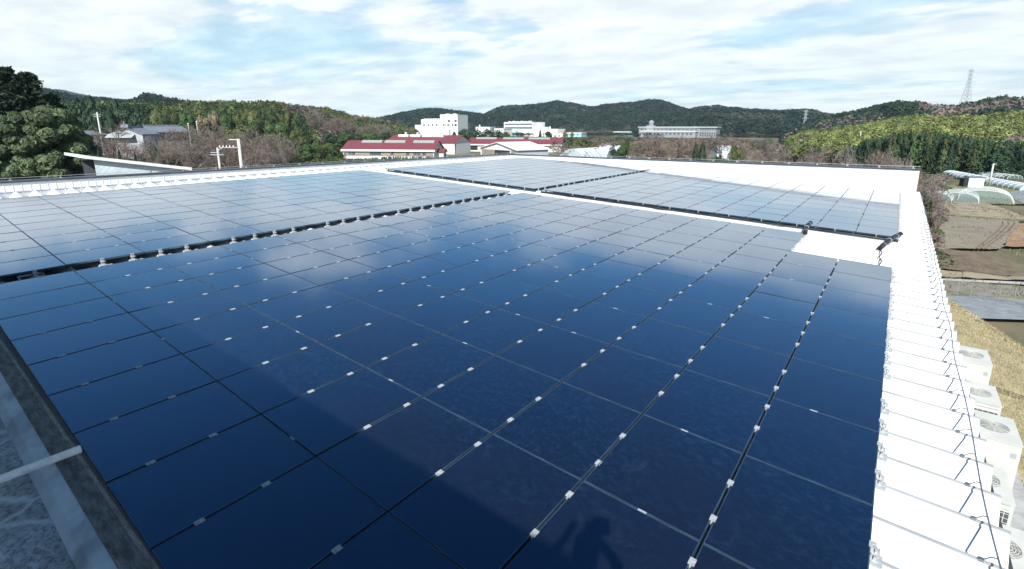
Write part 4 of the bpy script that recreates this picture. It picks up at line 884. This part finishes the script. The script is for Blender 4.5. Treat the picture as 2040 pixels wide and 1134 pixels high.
MB().bar((0, 0, 0), (0, 0, zt), .16, .12, 8).build('post', M['pole'], t, True); MB().bar((0, 0, zt - 1), tuple(R2 * .8 + np.array([0, 0, zt - 1])), .07).build('arm', M['galv'], t)
for px, y0, lab in ((378, 247, 'white post left in a pair beyond the bare trees'), (395, 243, 'white post right in a pair beyond the bare trees')):
    t = thing('marker_post', lab, 'post', F3(px, 150, -8.5)); MB().bar((0, 0, 0), (0, 0, zat(px, y0, 150) + 8.5), .12, .10, 8).build('post', M['pole'], t); MB().bar((0, 0, zat(px, y0, 150) + 8.5), (0, 0, zat(px, y0, 150) + 8.7), .16, .05, 8).build('cap', M['galv'], t)

# ------------------------------------------------------------------ trees
def leafy(n_, rx, rz, lobes, lobe_r, size, seed, zc=0.0, flat=1.0):
    g = np.random.default_rng(seed); d = g.normal(size=(lobes, 3)); d /= np.linalg.norm(d, axis=1)[:, None]; d[:, 2] = np.where(d[:, 2] < -.45, -d[:, 2], d[:, 2])
    C = d * np.array([rx, rx, rz]) * (.45 + .42 * g.random((lobes, 1))); C[:, 2] += zc; R = lobe_r * (.7 + .6 * g.random(lobes))
    w = g.integers(0, lobes, n_); e = g.normal(size=(n_, 3)); e /= np.linalg.norm(e, axis=1)[:, None]; e[:, 2] = np.where((e[:, 2] < 0) & (g.random(n_) < .6), -e[:, 2], e[:, 2])
    P = C[w] + e * (R[w] * (.72 + .33 * g.random(n_)))[:, None] * np.array([1, 1, .8 * flat])
    u = np.cross(e + g.normal(size=(n_, 3)) * .7, g.normal(size=(n_, 3))); u /= np.linalg.norm(u, axis=1)[:, None]; v = np.cross(e, u); v /= np.linalg.norm(v, axis=1)[:, None] + 1e-9
    s = size * (.6 + .8 * g.random((n_, 1))); V = np.stack([P - u * s * .5, P + v * s, P + u * s * .5 * 1.1, P - v * s * .7], 1).reshape(-1, 3)
    return V, np.arange(len(V)).reshape(-1, 4), (.75 + .5 * g.random(lobes))[w]
def trunk_mb(mb, H, r, g, spread, n_=7, z0=.25):
    mb.tube([(0, 0, 0), (.01 * H, 0, H * .3), (-.01 * H, .01 * H, H * .62), (0, 0, H * .85)], [r, r * .8, r * .5, r * .15], 8)
    for i in range(n_):
        a = g.random() * 6.28; z = H * (z0 + (.7 - z0) * g.random()); l = spread * (.5 + .4 * g.random())
        mb.tube([(0, 0, z), (math.cos(a) * l * .5, math.sin(a) * l * .5, z + l * .35), (math.cos(a) * l, math.sin(a) * l, z + l * .55)], [r * .35, r * .2, r * .06], 5)
def proto_tree(kind, seed, col, n_=2600):
    """unit prototypes: height 1 and width 1"""
    g = np.random.default_rng(seed)
    if kind == 'round': V, F, tv = leafy(n_, .36, .34, 13, .17, .028, seed, .58)
    elif kind == 'cone':
        h = g.random(n_) ** .75; a = g.random(n_) * 6.283; tier = .8 + .25 * np.sin(h * 40 + 3 * np.sin(a * 2)); r = (.46 * (1 - h) ** .62 * tier + .01) * (.75 + .25 * g.random(n_))
        P = np.stack([r * np.cos(a), r * np.sin(a), .06 + .94 * h], 1); e = np.stack([np.cos(a), np.sin(a), -.2 + .6 * g.random(n_)], 1)
        u = np.cross(e, g.normal(size=(n_, 3))); u /= np.linalg.norm(u, axis=1)[:, None]; v = np.cross(e, u); s = .03 * (.6 + .8 * g.random((n_, 1)))
        V = np.stack([P - u * s * .5, P + v * s, P + u * s * .55, P - v * s * .7], 1).reshape(-1, 3); F = np.arange(len(V)).reshape(-1, 4); tv = .8 + .4 * g.random(n_)
    elif kind == 'shrub': V, F, tv = leafy(n_, .36, .30, 11, .17, .035, seed, .45)
    t = np.array(col)[None] * (tv[:, None]) * (.8 + .4 * g.random((len(tv), 1)))
    mb = MB(); trunk_mb(mb, .8, .03, g, .4)
    return V, F, t, mb
def bare_template(seed, levels=5, kids=4, droop=0.0, spreadk=1.0, twig=.0030):
    g = np.random.default_rng(seed); SEG = []
    def grow(p, d, L, r, lv):
        k = p + d * L; SEG.append((p, k, r, r * .6, lv))
        if lv == 0: return
        nk = kids + (1 if g.random() < .4 else 0) + (2 if lv == levels else 0) + (1 if lv == 1 else 0)
        for i in range(nk):
            s = .35 + .65 * g.random(); ax = g.normal(size=3); ax -= d * (ax @ d); ax /= np.linalg.norm(ax); an = (.35 + .45 * g.random()) * spreadk
            nd = d * math.cos(an) + ax * math.sin(an); nd[2] += .10 - droop; nd /= np.linalg.norm(nd)
            grow(p + d * L * s, nd, L * (.60 + .2 * g.random()), max(r * .5, twig), lv - 1)
    grow(np.zeros(3), np.array([0, 0, 1.0]), .30, .022, levels)
    P = np.array([s[1] for s in SEG]); zmx = P[:, 2].max(); wmx = np.percentile(np.hypot(P[:, 0], P[:, 1]), 97) * 2
    V = []; F = []; mb = MB(); sc = np.array([1 / wmx, 1 / wmx, 1 / zmx])
    for a, b, r0, r1, lv in SEG:
        a = a * sc; b = b * sc
        if lv >= 3: mb.bar(a, b, r0, r1, 5)
        else:
            d = b - a; n_ = np.linalg.norm(d); u = np.cross(d, g.normal(size=3)); u /= np.linalg.norm(u) + 1e-9; w = max(r0, twig) * .9
            i = len(V); V += [a - u * w, a + u * w, b]; F.append((i, i + 1, i + 2))
    return np.array(V), np.array(F), mb
PROT = {}
def make(key):
    kind, seed, col = {'dark_cone': ('cone', 1, DARK), 'dark_cone2': ('cone', 2, DARK * 1.4), 'dark_round': ('round', 3, DARK * 1.5), 'mid_round': ('round', 4, MIDG), 'mid_round2': ('round', 5, MIDG * 1.3), 'olive_round': ('round', 6, OLIVE), 'yellow_round': ('round', 7, YELG * .8),
        'tan_round': ('round', 8, TAN), 'green_shrub': ('shrub', 9, MIDG * .9), 'bright_shrub': ('shrub', 10, OLIVE), 'red_shrub': ('shrub', 12, REDB * .8)}[key]
    return proto_tree(kind, seed, col, 3600 if kind != 'shrub' else 1800)
def place_tree(key, name, label, cat, px, pyt, wpx, d, group=None, zf=None, rz=None):
    p = at(px, 270, d); z0 = float(zg(p[0], p[1])) if zf is None else zf; H = zat(px, pyt, d) - z0; w = wpx * d / F_PX
    loc = (p[0], p[1], z0 - .1); rz = rnd.random() * 6.28 if rz is None else rz
    if key not in PROT:
        t = thing(name, label, cat, loc, rz, group)
        if key.startswith('bare'):
            sd, col, dr_, sk = {'bare_grey': (1, GREYB, 0, 1.0), 'bare_grey2': (2, GREYB * 1.1, .02, 1.15), 'bare_red': (3, REDB, 0, 1.2), 'bare_tan': (4, TAN, 0, 1.1)}[key]
            V, F, mb = bare_template(sd, 6, 3, dr_, sk); g = np.random.default_rng(sd)
            mk('crown', V, F, M['twig'], t, tint=np.array(col)[None] * (.75 + .5 * g.random((len(F), 1)))); mb.build('trunk', M['bark'], t)
        else:
            V, F, tt, mb = make(key); mk('crown', V, F, M['leaf'], t, tint=tt); mb.build('trunk', M['bark'], t)
        PROT[key] = t
    else:
        t = copy_tree(PROT[key]); t.location = loc; t.rotation_euler = (0, 0, rz); tag(t, label, cat)
        t.name = name
        if group: t['group'] = group
        elif 'group' in t: del t['group']
    t.scale = (w, w, H); return t
def row(spec, grp, phrase):
    """trees listed left to right; the label carries its look, its order in the row and the landmark of the row"""
    cnt = {}
    LOOK = {'dark_cone': 'dark pointed evergreen', 'dark_cone2': 'deep green conifer', 'dark_round': 'dark rounded evergreen', 'mid_round': 'mid green leafy tree', 'mid_round2': 'fresh green leafy tree', 'olive_round': 'olive green tree', 'yellow_round': 'yellow green tree',
            'tan_round': 'tan leaved tree', 'green_shrub': 'low green bush', 'bright_shrub': 'bright olive bush', 'red_shrub': 'rusty brown bush', 'bare_grey': 'bare grey tree', 'bare_grey2': 'bare wide grey tree', 'bare_red': 'bare reddish tree', 'bare_tan': 'bare tan tree'}
    tot = {}
    for s in spec: tot[s[0]] = tot.get(s[0], 0) + 1
    for s in sorted(spec, key=lambda q: q[1]):
        i = cnt.get(s[0], 0); cnt[s[0]] = i + 1
        o = '' if tot[s[0]] == 1 else (ORD[i] + ' ')
        lab = (o + LOOK[s[0]] + (' from the left, ' if o else ', ') + phrase)
        nm = 'bare_tree' if s[0].startswith('bare') else ('shrub' if 'shrub' in s[0] else ('conifer' if 'cone' in s[0] else 'leafy_tree'))
        place_tree(s[0], nm, lab, 'shrub' if nm == 'shrub' else 'tree', s[1], s[2], s[3], s[4], grp)
row([('dark_round', 165, 196, 60, 174), ('dark_cone2', 192, 192, 50, 170), ('dark_round', 213, 205, 46, 166), ('dark_cone2', 240, 199, 44, 176), ('dark_round', 262, 203, 56, 170), ('dark_round', 284, 216, 50, 166), ('dark_cone2', 225, 215, 40, 164),
     ('yellow_round', 314, 213, 34, 192), ('olive_round', 345, 207, 36, 194), ('mid_round2', 376, 214, 32, 188), ('tan_round', 408, 220, 34, 197), ('tan_round', 430, 212, 30, 207), ('mid_round', 330, 228, 30, 182), ('mid_round2', 452, 218, 30, 207), ('olive_round', 480, 216, 30, 212), ('yellow_round', 505, 216, 28, 217), ('mid_round', 545, 212, 36, 222), ('dark_cone2', 522, 211, 20, 224), ('dark_cone2', 535, 208, 18, 228), ('olive_round', 575, 214, 32, 212), ('mid_round', 600, 220, 34, 207)],
    'trees on the low hill behind the farm houses', 'on the low hill behind the houses')
row([('dark_round', 120, 222, 60, 107), ('mid_round', 150, 240, 50, 112), ('mid_round', 510, 240, 52, 152), ('mid_round2', 555, 234, 60, 150), ('olive_round', 595, 250, 44, 137), ('mid_round', 570, 262, 40, 130), ('mid_round2', 612, 278, 62, 118), ('olive_round', 640, 276, 54, 127), ('mid_round', 662, 286, 36, 122), ('mid_round', 690, 262, 52, 215), ('dark_round', 655, 262, 50, 160), ('mid_round2', 735, 258, 50, 225), ('dark_round', 712, 266, 44, 220), ('dark_round', 770, 263, 46, 237), ('mid_round', 800, 262, 44, 247)],
    'green trees between the bare trees and the barns', 'between the bare trees and red barns')
row([('bare_grey', 215, 236, 54, 139), ('bare_grey', 175, 262, 60, 116), ('bare_red', 235, 268, 70, 121), ('bare_grey2', 300, 262, 74, 125), ('bare_grey', 262, 280, 60, 100), ('bare_red', 330, 282, 64, 100), ('bare_grey2', 345, 258, 74, 130), ('bare_red', 385, 246, 80, 135), ('bare_grey', 418, 244, 72, 123), ('bare_grey2', 452, 240, 74, 137), ('bare_red', 440, 262, 76, 102), ('bare_grey', 395, 276, 62, 96), ('bare_grey', 495, 248, 72, 123), ('bare_red', 520, 256, 70, 112), ('bare_grey2', 550, 256, 72, 121), ('bare_grey', 580, 270, 60, 109), ('bare_red', 470, 262, 64, 107), ('bare_grey2', 500, 280, 60, 96), ('bare_grey', 545, 282, 54, 98)],
    'bare trees behind the left parapet', 'in the thicket behind the left parapet')
row([('bare_grey', 640, 214, 60, 260), ('bare_red', 672, 226, 60, 250), ('bare_grey2', 605, 226, 54, 255), ('bare_grey', 700, 232, 56, 260), ('bare_red', 735, 242, 60, 270), ('bare_grey2', 770, 246, 56, 285), ('bare_grey', 805, 250, 50, 295)],
    'bare trees on the hill above the barns', 'on the hillside above the red barns')
row([('dark_cone2', 905, 262, 26, 250), ('dark_round', 925, 256, 40, 255), ('dark_round', 948, 258, 40, 250), ('dark_round', 970, 257, 40, 255), ('dark_round', 992, 259, 36, 250), ('mid_round', 1008, 262, 28, 245), ('dark_cone2', 1076, 259, 12, 300), ('yellow_round', 1125, 258, 10, 290), ('yellow_round', 1140, 260, 9, 290), ('mid_round', 1092, 261, 24, 290)],
    'evergreens between the barns and the factories', 'between the red barns and white factories')
row([('bare_grey', 1128, 276, 62, 84), ('bare_red', 1160, 286, 40, 130), ('bare_grey2', 1165, 294, 34, 64), ('dark_round', 1222, 290, 34, 82), ('mid_round', 1240, 283, 40, 88), ('olive_round', 1252, 274, 26, 110), ('bare_red', 1300, 262, 96, 92), ('bare_red', 1342, 265, 110, 88), ('bare_red', 1385, 270, 80, 96), ('dark_cone2', 1402, 281, 34, 72), ('dark_cone2', 1388, 284, 26, 76), ('green_shrub', 1440, 292, 44, 74), ('bare_grey', 1440, 262, 80, 135), ('bare_red', 1475, 270, 66, 140), ('olive_round', 1470, 284, 34, 88), ('bare_grey2', 1500, 276, 76, 90), ('bare_grey', 1540, 282, 80, 72), ('bare_grey', 1530, 270, 56, 150), ('mid_round', 1525, 274, 34, 155), ('bare_grey2', 1580, 284, 84, 70), ('bare_red', 1625, 284, 80, 76), ('bare_grey', 1660, 282, 84, 74), ('bare_grey2', 1700, 276, 90, 76), ('bare_grey', 1735, 286, 86, 72), ('bare_red', 1780, 290, 84, 74), ('bare_grey2', 1838, 294, 112, 62), ('bare_red', 1805, 304, 70, 66), ('green_shrub', 1855, 352, 44, 60), ('red_shrub', 1876, 350, 42, 64), ('bright_shrub', 1700, 318, 80, 70), ('bright_shrub', 1765, 316, 70, 72), ('green_shrub', 1490, 300, 56, 64)],
    'trees and bushes behind the far white wall', 'behind the far white parapet')
# pointed young evergreens and scrub close behind the left parapet
belt('scrub', (150, 640), 98, 165, 700, 3.6, [GREYB, REDB, TAN * .7, MIDG * .8], [4, 4, 2, 2], tmM, 'brown undergrowth between the bare trees behind the left parapet', 41, lambda x, d, zf: 3.6, z=None)
belt('scrub', (1100, 1900), 50, 150, 900, 3.0, [GREYB, REDB, MIDG * .8, OLIVE], [4, 3, 2, 2], tmM, 'low brown and green undergrowth behind the far white wall', 42, lambda x, d, zf: 2.4)
belt('hedge_row', (690, 862), 150, 154, 260, 1.0, [MIDG * 1.1, MIDG * .8], [1, 1], tmC, 'spiky bright green hedge along the front of the nearest barn', 43, top([(690, 315), (770, 311), (862, 310)]), mat='mid_leaf')
belt('scrub', (560, 672), 112, 160, 240, 4.2, [MIDG, DARK * 1.5, OLIVE], [4, 2, 2], tmM, 'dense green undergrowth left of the red barns', 44, lambda x, d, zf: 4.2)
for i, (px, yt, w, d) in enumerate(((164, 290, 14, 98), (190, 296, 12, 99), (210, 300, 12, 100), (231, 295, 9, 101), (246, 297, 18, 100), (262, 303, 10, 102), (272, 297, 16, 101), (305, 290, 14, 104), (345, 296, 22, 102), (310, 312, 22, 100))):
    place_tree('dark_cone2' if i % 2 else 'green_shrub', 'young_evergreen', '%s bright young evergreen from the left, behind the slanted shed roof' % ORD[i], 'tree', px, yt, w * 1.25, d, 'young evergreens behind the slanted shed')
belt('forest', (740, 1720), 500, 690, 2400, 9, [BLUEG, MIDG * .7, DARK, GREYB * .7], [4, 3, 3, 1.5], tmM, 'trees on the far plain at the foot of the centre hills', 45, top([(740, 262), (1000, 263), (1300, 264), (1500, 266), (1720, 268)]))
# three big near trees at the left edge
def big_broadleaf(label, px, pyt, wpx, d, col, n_, seed):
    px = CX + (px - CX) / (1 + (270 - pyt) / 4660); p = at(px, 270, d); z0 = -8.0; H = zat(px, pyt, d) - z0; w = wpx * d / F_PX; g = np.random.default_rng(seed)
    V, F, tv = leafy(int(n_ * 1.7), w * .42, H * .42, 95, w * .078, .22, seed, H * .58)
    t = thing('evergreen_oak', label, 'tree', (p[0], p[1], z0)); br = (g.random((len(F), 1)) < .18)
    mk('crown', V, F, M['leaf'], t, tint=np.where(br, np.array(col)[None] * 2.0, np.array(col)[None]) * tv[:, None] * (.7 + .6 * g.random((len(F), 1))))
    mb = MB(); trunk_mb(mb, H * .8, .35, g, w * .5, 12, .2); mb.build('trunk', M['bark'], t)
def big_conifer(label, px, pyt, wpx, d, col, n_, seed):
    px = CX + (px - CX) / (1 + (270 - pyt) / 4660); p = at(px, 270, d); z0 = -8.0; H = zat(px, pyt, d) - z0; w = wpx * d / F_PX; g = np.random.default_rng(seed); V = []; mbb = MB(); BR = []
    for k in range(190):
        h = .12 + .87 * (k / 190) ** .9; a = g.random() * 6.28; L = w * .5 * (1 - h) ** .6 * (.6 + .5 * g.random()) + .15; BR.append((h * H, a, L))
        mbb.bar((0, 0, h * H), (math.cos(a) * L, math.sin(a) * L, h * H + L * .1), .05, .01, 4)
    w_ = g.integers(0, len(BR), n_); B = np.array(BR)[w_]; s = g.random(n_) ** .6; r = B[:, 2] * s; sp = g.normal(size=(n_, 3)) * (.12 + .07 * r[:, None]) * np.array([1, 1, .6])
    P = np.stack([np.cos(B[:, 1]) * r, np.sin(B[:, 1]) * r, B[:, 0] + r * .10 - .12 * r ** 1.3 * 0], 1) + sp
    u = g.normal(size=(n_, 3)); u /= np.linalg.norm(u, axis=1)[:, None]; v = np.cross(u, g.normal(size=(n_, 3))); v /= np.linalg.norm(v, axis=1)[:, None]; z = .20 * (.6 + .8 * g.random((n_, 1)))
    V = np.stack([P - u * z * .4, P + v * z, P + u * z * .4, P - v * z], 1).reshape(-1, 3); F = np.arange(len(V)).reshape(-1, 4)
    t = thing('tall_conifer', label, 'tree', (p[0], p[1], z0)); mk('crown', V, F, M['leaf'], t, tint=np.array(col)[None] * (.6 + .8 * g.random((len(F), 1))))
    mbb.tube([(0, 0, 0), (0, 0, H * .5), (0, 0, H * .98)], [.32, .2, .03], 8); mbb.build('trunk', M['bark'], t)
big_conifer('tall dark conifer at the upper left edge of the picture', 4, 134, 100, 72, DARK * .9, 30000, 1)
big_conifer('dark conifer with pointed top right of the left edge conifer', 52, 145, 92, 76, DARK, 26000, 2)
big_conifer('dark drooping conifer just right behind the big leafy evergreen', 96, 188, 90, 78, DARK * 1.1, 24000, 3)
big_broadleaf('big leafy evergreen nearest the left parapet', 72, 208, 150, 66, np.array([.072, .102, .050]), 46000, 4)
big_broadleaf('leafy evergreen cut by the left picture edge', -12, 196, 120, 66, np.array([.064, .092, .045]), 36000, 5)
big_broadleaf('low dark leafy evergreen beside the slanted shed', 128, 268, 70, 70, DARK * 1.5, 16000, 6)

# ------------------------------------------------------------------ outdoor air-conditioning units below the right eave
def ac_unit(label, xc, yc, grille_front, h=1.7):
    t = thing('outdoor_unit', label, 'outdoor air conditioner', (xc, yc, -5.80), group='outdoor air conditioners below the eave'); w, l = .42, .66
    mb = MB(); mb.box(-w, -l, .08, w, l, h - .03); mb.build('casing', M['ac_white'], t)
    MB().box(-w - .012, -l - .012, h - .028, w + .012, l + .012, h).build('top_plate', M['ac_white'], t)
    for s in (-1, 1): MB().box(-w, s * .45 - .05, 0, w, s * .45 + .05, .078).build('foot', M['ac_dark'], t)
    mb = MB()
    if grille_front:
        MB().box(-w + .05, -l - .006, .25, w - .05, -l + .01, h - .22).build('coil', M['ac_dark'], t)
        for i in range(7): mb.box(-w + .05 + i * .11, -l - .02, .25, -w + .062 + i * .11, -l - .008, h - .22)
        for i in range(13): mb.box(-w + .05, -l - .026, .25 + i * .1, w - .05, -l - .021, .26 + i * .1)
        mb.build('grille', M['ac_white'], t)
    else:
        MB().box(w - .16, -l - .004, h - .36, w - .06, -l + .01, h - .24).build('label_plate', M['house_wall'], t)
        MB().box(w + .001, -l + .1, .2, w + .008, l - .1, h - .2).build('side_panel', M['ac_white'], t)
    mb = MB()
    for q in range(1, 8): mb.tube([(math.cos(a) * .04 * q, math.sin(a) * .04 * q, h + .02 + .004 * (8 - q)) for a in np.linspace(0, 6.283, 20)], .005, 4)
    for a in np.linspace(0, 6.283, 12, endpoint=False): mb.bar((math.cos(a) * .04, math.sin(a) * .04, h + .05), (math.cos(a) * .3, math.sin(a) * .3, h + .012), .005)
    mb.build('fan_guard', M['ac_white'], t)
    MB().bar((0, 0, h + .001), (0, 0, h + .012), .29, .29, 20).build('fan_opening', M['fan_grey'], t)
ac_unit('white outdoor unit below the eave, farthest up the wall, plain front', 6.42, 16.9, False)
ac_unit('white outdoor unit with dark grille between the two plain fronted ones', 6.40, 14.6, True, 1.45)
ac_unit('white plain fronted outdoor unit with blue sticker, near the picture edge', 6.42, 12.1, False)
ac_unit('white outdoor unit with round fan guard, at the lower right corner', 6.05, 9.9, True, 1.5)
ac_unit('white outdoor unit partly hidden by the eave at the bottom corner', 6.05, 7.6, True, 1.6)
# dry grass on the bank, as blades
g = np.random.default_rng(77); N = 110000; P = np.stack([g.uniform(4.8, 16, N), g.uniform(8, 36, N)], 1); P = P[(P[:, 0] > 7.35) | (P[:, 1] > 19.5)]
k_ = (P[:, 1] + 2.5 * (P[:, 0] - 7) < 37); P = P[k_]; N = len(P); z = zg(P[:, 0], P[:, 1]); a = g.random(N) * 6.28; h = .03 + .09 * g.random(N); l = g.normal(size=(N, 2)) * .06
u = np.stack([np.cos(a), np.sin(a), np.zeros(N)], 1) * .013; b0 = np.stack([P[:, 0], P[:, 1], z - .01], 1); tp = b0 + np.stack([l[:, 0], l[:, 1], h], 1)
t_ = np.where(g.random((N, 1)) < .10, np.array([[.22, .22, .10]]), np.array([[.36, .31, .19]])) * (.6 + .7 * g.random((N, 1)))
V = np.stack([b0 - u, b0 + u, tp], 1).reshape(-1, 3); tag(mk('dry_grass', V, np.arange(len(V)).reshape(-1, 3), M['twig'], tint=t_), 'straw coloured dry grass on the bank beside the air conditioners', 'grass', kind='stuff')
def bank():
    V = []; F = []; n1_, n2_ = 40, 60
    for i in range(n1_):
        for j in range(n2_):
            y = 4 + 40 * j / (n2_ - 1); x = (7.36 if y < 19.5 else 4.7) + 14 * i / (n1_ - 1); V.append((x, y, float(zg(x, y)) + .012))
    F = np.array([(i * n2_ + j, (i + 1) * n2_ + j, (i + 1) * n2_ + j + 1, i * n2_ + j + 1) for i in range(n1_ - 1) for j in range(n2_ - 1) if V[i * n2_ + j][1] + 2.5 * (V[i * n2_ + j][0] - 7) < 36])
    tag(mk('grass_bank', np.array(V), F, M['grass_bank'], smooth=True), kind='structure')
bank()
# wire fence along the canal
t = thing('wire_fence', 'thin wire mesh fence with posts beside the canal road', 'fence'); A = onz(1880, 585, -8.75); B = onz(2110, 628, -8.75); mb = MB()
for i in range(9): p = A + (B - A) * i / 8; MB().bar(p, p + np.array([0, 0, 1.3]), .02).build('post', M['fan_grey'], t)
for q in range(7): mb.bar(A + [0, 0, .12 + .19 * q], B + [0, 0, .12 + .19 * q], .004)
for i in range(70): p = A + (B - A) * i / 70; mb.bar(p + [0, 0, .1], p + [0, 0, 1.28], .004)
mb.build('mesh', M['fan_grey'], t)
# plastic tunnels
def filmmat(name, col, alpha):
    m = bpy.data.materials.new(name); m.use_nodes = True; n = NT(m.node_tree); b = n('ShaderNodeBsdfPrincipled'); b.inputs['Base Color'].default_value = (*col, 1); b.inputs['Roughness'].default_value = .35; b.inputs['Alpha'].default_value = alpha; n('ShaderNodeOutputMaterial', in_0=b.outputs[0]); return m
M['net'] = filmmat('net', (.26, .36, .40), .28); M['film'] = filmmat('film', (.45, .52, .58), .85)
def tunnel(label, A, B, w, h, mat, hoops, group=None):
    A = np.array(A, float); B = np.array(B, float); d = B - A; L = np.linalg.norm(d); d /= L; s = np.array([-d[1], d[0], 0]); t = thing('polytunnel', label, 'greenhouse', A, group=group); k = 14
    arc = [(math.cos(q) * w / 2, math.sin(q) ** .8 * h if math.sin(q) > 0 else 0) for q in np.linspace(0, math.pi, k)]
    V = []; ns = 12
    for i in range(ns + 1):
        for (a, z) in arc: V.append(d * L * i / ns + s * a + np.array([0, 0, z * (1 + .03 * math.sin(i * 5 + a))]))
    F = [(i * k + j, (i + 1) * k + j, (i + 1) * k + j + 1, i * k + j + 1) for i in range(ns) for j in range(k - 1)] + [tuple(range(k))] + [tuple(ns * k + j for j in range(k))[::-1]]
    mk('film', V, F, M[mat], t, smooth=False)
    for i in range(hoops): MB().tube([d * L * i / (hoops - 1) + s * a * 1.01 + np.array([0, 0, z * 1.02]) for a, z in arc], .035, 5).build('hoop', M['pvc'], t)
zf_ = -8.7
def T(px, py): return onz(px, py, zf_)
tunnel('clear net covered tunnel nearest the white roof corner', T(1862, 401), T(1868, 394), 4.0, 1.4, 'net', 4, 'net tunnels beyond the field')
tunnel('clear net covered tunnel in the middle of the three', T(1908, 402), T(1911, 394), 4.8, 1.4, 'net', 4, 'net tunnels beyond the field')
tunnel('widest clear net covered tunnel, right of the three', T(1962, 403), T(1960, 394), 6.4, 1.8, 'net', 5, 'net tunnels beyond the field')
tunnel('long low white plastic tunnel running past the white pole', T(1893, 349), T(2055, 381), 3.4, 1.1, 'film', 18)
tunnel('second white plastic tunnel behind the long one', T(1905, 346), T(2000, 353), 2.4, .7, 'film', 8)
tunnel('low blue grey plastic tunnel left of the pale field', T(1968, 350), T(2022, 357), 3.0, .9, 'net', 8)
tunnel('white plastic greenhouse left of the red bare trees behind the wall', F3(1140, 92, -9), F3(1190, 100, -9), 8.5, 9 + zat(1165, 297, 96), 'film', 8)
tunnel('white plastic greenhouse with flat top nearer the round evergreens', F3(1196, 118, -9), F3(1250, 118, -9), 8.0, 9 + zat(1210, 291, 118), 'film', 8)
tunnel('pale greenhouse glimpsed between the bare trees in the centre right', F3(1425, 150, -9), F3(1470, 152, -9), 7.0, 9 + zat(1440, 290, 150), 'film', 8)
p = T(1938, 372); t = thing('garden_hut', 'small white walled hut with dark side beside the tunnels', 'hut', p, rz=.3)
MB().box(-1.2, -1, 0, 1.2, 1, 1.9).build('wall', M['fascia'], t); MB().box(-1.4, -1.2, 1.902, 1.4, 1.2, 2.02).build('roof', M['grey_tile'], t); MB().box(-1.9, -.9, 0, -1.22, .9, 1.6).build('lean_to', M['dark_inside'], t)

# ------------------------------------------------------------------ the air: a closed box of thin haze round camera and land, sky outside
m = bpy.data.materials.new('air'); m.use_nodes = True; n = NT(m.node_tree)
v = n('ShaderNodeVolumePrincipled'); v.inputs['Color'].default_value = (0.58, 0.84, 1.0, 1); v.inputs['Density'].default_value = 0.00011; v.inputs['Anisotropy'].default_value = 0.1
o = n('ShaderNodeOutputMaterial'); n.l.new(v.outputs[0], o.inputs['Volume'])
mb = MB(); mb.box(-3450, -3450, -40, 3450, 3450, 260); tag(mb.build('haze', m), 'thin pale haze in the air over the whole valley', 'haze', kind='stuff')

# ragged weeds and stubble over the verges and fields at the right
g = np.random.default_rng(99); N = 9000; yy = 42 + 95 * g.random(N) ** 1.2; xx = 6.5 + g.random(N) * (3 + yy * .16)
k_ = noise2(np.stack([xx, yy, xx * 0], 1), .5, 3) > -.02; xx, yy = xx[k_], yy[k_]; N = len(xx); a = g.random(N) * 6.28; h = (.03 + .10 * g.random(N) ** 2) * (1 + yy / 90); wv = .012 + .0007 * yy
b0 = np.stack([xx, yy, np.full(N, -8.70)], 1); u = np.stack([np.cos(a), np.sin(a), a * 0], 1) * wv[:, None]; tp = b0 + np.stack([g.normal(size=N) * .06, g.normal(size=N) * .06, h], 1)
t_ = np.array([[.30, .26, .17], [.12, .15, .06], [.20, .16, .11]])[g.choice(3, N, p=[.3, .4, .3])] * (.4 + .5 * g.random((N, 1)))
tag(mk('weeds', np.stack([b0 - u, b0 + u, tp], 1).reshape(-1, 3), np.arange(3 * N).reshape(-1, 3), M['twig'], tint=t_), 'dry weeds and stubble over the field edges at the right', 'weeds', kind='stuff')
